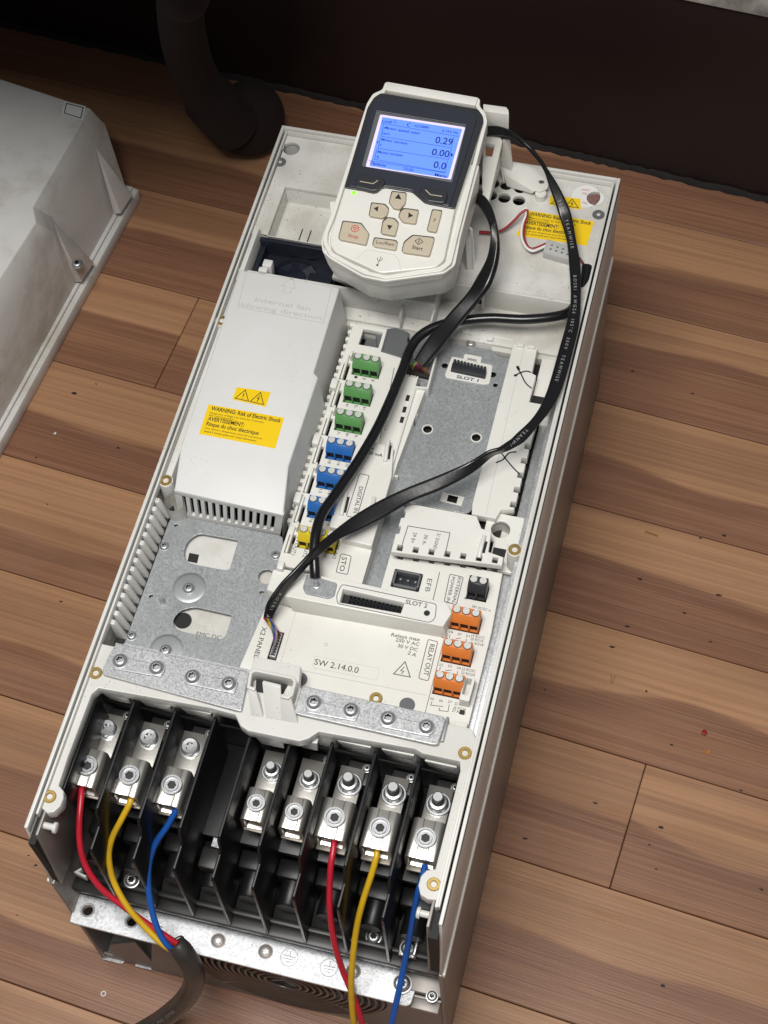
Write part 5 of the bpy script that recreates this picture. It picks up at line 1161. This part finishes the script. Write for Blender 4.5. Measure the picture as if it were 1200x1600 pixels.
for r_ in range(2):
    for k in range(4): u = .2+k*.18; v = .35+r_*.3; g = G(); a = c(u, v); g.box(a[0]-.6, a[0]+.6, a[1]-.5, a[1]+.5, 2.6, 2.66); g.build('contact_hole', M['grey'], pw)
M['seal'] = mat('torn_red_seal', (0.16, 0.06, 0.05), 0.6, noise=0.8, nscale=300, col2=(0.3, 0.2, 0.18))
# white paper seal with red print round the hole at the upper right
q = P(914, 307, ZD); sl_ = plate('paper_seal', circ(q[0]+.6, q[1]+.2, 8.2, 36), [circ(193.0, 436.5, 5.05, 32)], ZD+.02, ZD+.08, M['sticker'], dr, 0)
g = G(); g.prism([(x, y) for x, y in circ(193.0, 436.5, 4.95, 32) if x < 195.5], -5.5, -5.3); g.build('seal_film', M['seal'], dr)
for s, A, B, h in (('WARRANTY', (908,297.5), (922,299), 1.2), ('VOID', (909,303.5), (917,305), 1.6), ('IF BROKEN', (909,317), (917,320), 1.1)): txt(s, P(*A, ZD), P(*B, ZD), h, ZD+.09, M['rink'], sl_)
# ------------------------------------------------------------------ power wires
def wire(pts, r, m, nm, par): return G().tube([P3(*p) for p in pts], r*.82, 14, 7).build(nm, M[m], par, 0, 60)
sh = thing('supply_cable', 'grey-black sheathed power cable with red, yellow and blue cores entering the left terminals', 'power cable', P3(225, 1620, FL))
wire([(128,1225,-33),(127,1245,-33),(124,1280,-36),(125,1320,-44),(135,1355,-54),(158,1388,-64),(190,1414,-72),(225,1440,-79),(255,1460,-84),(276,1474,-88)], 2.0, 'red', 'red_core', sh)
wire([(206,1232,-33),(204,1252,-33),(190,1280,-38),(175,1310,-46),(170,1340,-54),(178,1378,-64),(200,1418,-72),(230,1452,-80),(255,1476,-85),(272,1486,-90)], 2.0, 'yellow', 'yellow_core', sh)
wire([(279,1246,-33),(275,1265,-34),(262,1290,-40),(243,1318,-48),(233,1350,-56),(232,1385,-64),(237,1420,-72),(245,1448,-78),(256,1470,-83),(272,1488,-88)], 2.0, 'blue', 'blue_core', sh)
pts = [(275,1474,-84),(286,1488,-88),(300,1512,-100),(303,1535,-122),(290,1560,-150),(262,1586,-178),(225,1610,-195),(150,1650,-198)]
def shr(t): return 5.6 if t > .12 else 4.6+8*t
P_ = [P3(*p) for p in pts]
g = G(); g.tube(P_, 5.4, 20, 8, shr); g.f = g.f[:-2]+g.f[-1:]; g.build('sheath', M['sleeve'], sh, 0, 60)
t = (P_[1]-P_[0]).normalized(); g = G(); g.T = Matrix.Translation(P_[0]-t*.2) @ t.to_track_quat('Z', 'Y').to_matrix().to_4x4(); g.lathe((0,0,0), [(4.2, 0), (4.9, -.6), (5.1, .3)], 20, None, False, False); g.build('sheath_mouth', M['sleeve'], sh)
sp2 = [p for p in spline(P_[3:], 12)][::-1]
acc = [0.0]
for i_ in range(1, len(sp2)): acc.append(acc[-1]+(sp2[i_]-sp2[i_-1]).length)
def atl(d):
    for i_ in range(1, len(acc)):
        if acc[i_] >= d: f = (d-acc[i_-1])/(acc[i_]-acc[i_-1]); return sp2[i_-1].lerp(sp2[i_], f)
    return sp2[-1]
dpos = acc[-1]-78
for ch_ in 'CORE PVC COPPER':
    wd_, me = glyph(ch_); p = atl(dpos); t_ = (atl(dpos+1)-atl(dpos-1)).normalized()
    if me:
        nn = (CAM-p).normalized(); nn = (nn-t_*nn.dot(t_)).normalized(); up_ = nn.cross(t_).normalized()
        Md = Matrix(((t_.x, up_.x, nn.x, 0), (t_.y, up_.y, nn.y, 0), (t_.z, up_.z, nn.z, 0), (0, 0, 0, 1))); Md.translation = p+nn*5.66
        place(bpy.data.objects.new('printed_letter', me), DW(Md), sh)
    dpos += wd_/S+1.2
for cname, m, lab_, pts in (('red', 'red', 'red power wire from the third terminal from the right hanging over the bracket', [(522,1308,-33),(521,1326,-33),(517,1352,-36),(515,1390,-46),(516,1430,-58),(523,1475,-76),(535,1515,-94),(552,1556,-108),(566,1600,-128),(572,1640,-150)]),
    ('yellow', 'yellow', 'yellow power wire from the second terminal from the right hanging over the bracket', [(590,1318,-33),(588,1338,-33),(581,1365,-38),(568,1405,-48),(558,1445,-60),(552,1490,-76),(549,1530,-92),(550,1570,-112),(554,1610,-135),(556,1650,-160)]),
    ('blue', 'blue', 'blue power wire from the rightmost terminal hanging over the bracket', [(664,1352,-36),(660,1372,-36),(653,1395,-40),(646,1430,-52),(639,1470,-70),(631,1510,-84),(623,1550,-95),(613,1595,-110),(606,1640,-130)])):
    w_ = wire(pts, 2.0, m, 'power_wire', None); tag(w_, lab_, 'wire', 'loose power wires on the right-hand terminals')
for l, (x0_, y0_), (x1_, y1_), r in (('PVC COPPER', (262,1583), (290,1553), 2.6),): 
    pass
# ------------------------------------------------------------------ small litter on the floor
def bit(name, label, px_, py_, fn, m, cat='debris'):
    q = P3(px_, py_, FL+.1); g = G(); g.T = Matrix.Translation(q); fn(g); o = g.build(name, M[m], None, 0, 40); tag(o, label, cat); return o
bit('crimp_strip', 'thin gold metal strip lying on the planks right of the drive', 1018, 833, lambda g: [g.lathe((k*1.4-3.5, -k*.25, .6), [(.5, -.5), (.8, 0), (.5, .5)], 8) for k in range(6)], 'brass')
bit('staple', 'small brass staple on the planks right of the drive', 957, 1061, lambda g: g.tube([(-1, 2.6, .3), (-.3, -2.4, .3), (.6, -2.4, .3), (1.2, 2.4, .3)], .3, 6, 3), 'brass')
bit('red_cap', 'tiny red plastic cap lying on the planks at the right', 1100, 1146, lambda g: g.lathe((0, 0, 0), [(1.6, 0), (1.6, 2.2), (1.1, 2.3), (1.1, 1)], 14), 'wred')
bit('wood_chip', 'small orange-yellow chip on the planks below the red cap', 1107, 1175, lambda g: g.prism([(-1.5, -1), (1.2, -1.4), (.8, 1.1), (-.6, 1.5)], 0, .6), 'worange')
bit('plastic_ring', 'tiny white ring on the planks near the lower left corner', 162, 1553, lambda g: g.lathe((0, 0, .5), [(1.3+.4*math.cos(a), .4*math.sin(a)) for a in (2*math.pi*i/8 for i in range(9))], 18, None, False, False), 'sticker')
bit('paper_scrap', 'tiny white scrap on the dark planks near the spare cover', 86, 677, lambda g: g.prism([(-1, -1), (1, -.8), (.5, 1.2)], 0, .5), 'sticker')
g = G(); rnd = random.Random(3)
for (a, b) in [(1094,841),(1123,930),(1069,958),(1132,837),(980,979),(957,1011),(1049,1164),(1158,1235),(1033,1293),(1025,1358),(1190,1390),(988,580),(1082,615),(1035,1540),(851,1078),(820,1310),(930,1255),(117,615),(185,700),(57,715),(150,600),(258,1582),(74,788),(95,940),(210,1040),(27,1430),(45,1337),(56,1352),(1110,1003),(1000,905),(1015,1320),(1010,1080)]:
    q = P3(a, b, FL+.05); r = rnd.uniform(.4, 1.3); t = rnd.uniform(0, 3)
    g.prism([(q.x+r*rnd.uniform(.5, 2.4)*math.cos(t+k*1.25), q.y+r*rnd.uniform(.4, 1)*math.sin(t+k*1.25)) for k in range(5)], FL+.05, FL+.5)
cr = g.build('dirt_crumbs', M['void'], None, 0, 40); cr['kind'] = 'stuff'; cr['label'] = 'dark crumbs of dirt scattered over the plank floor'
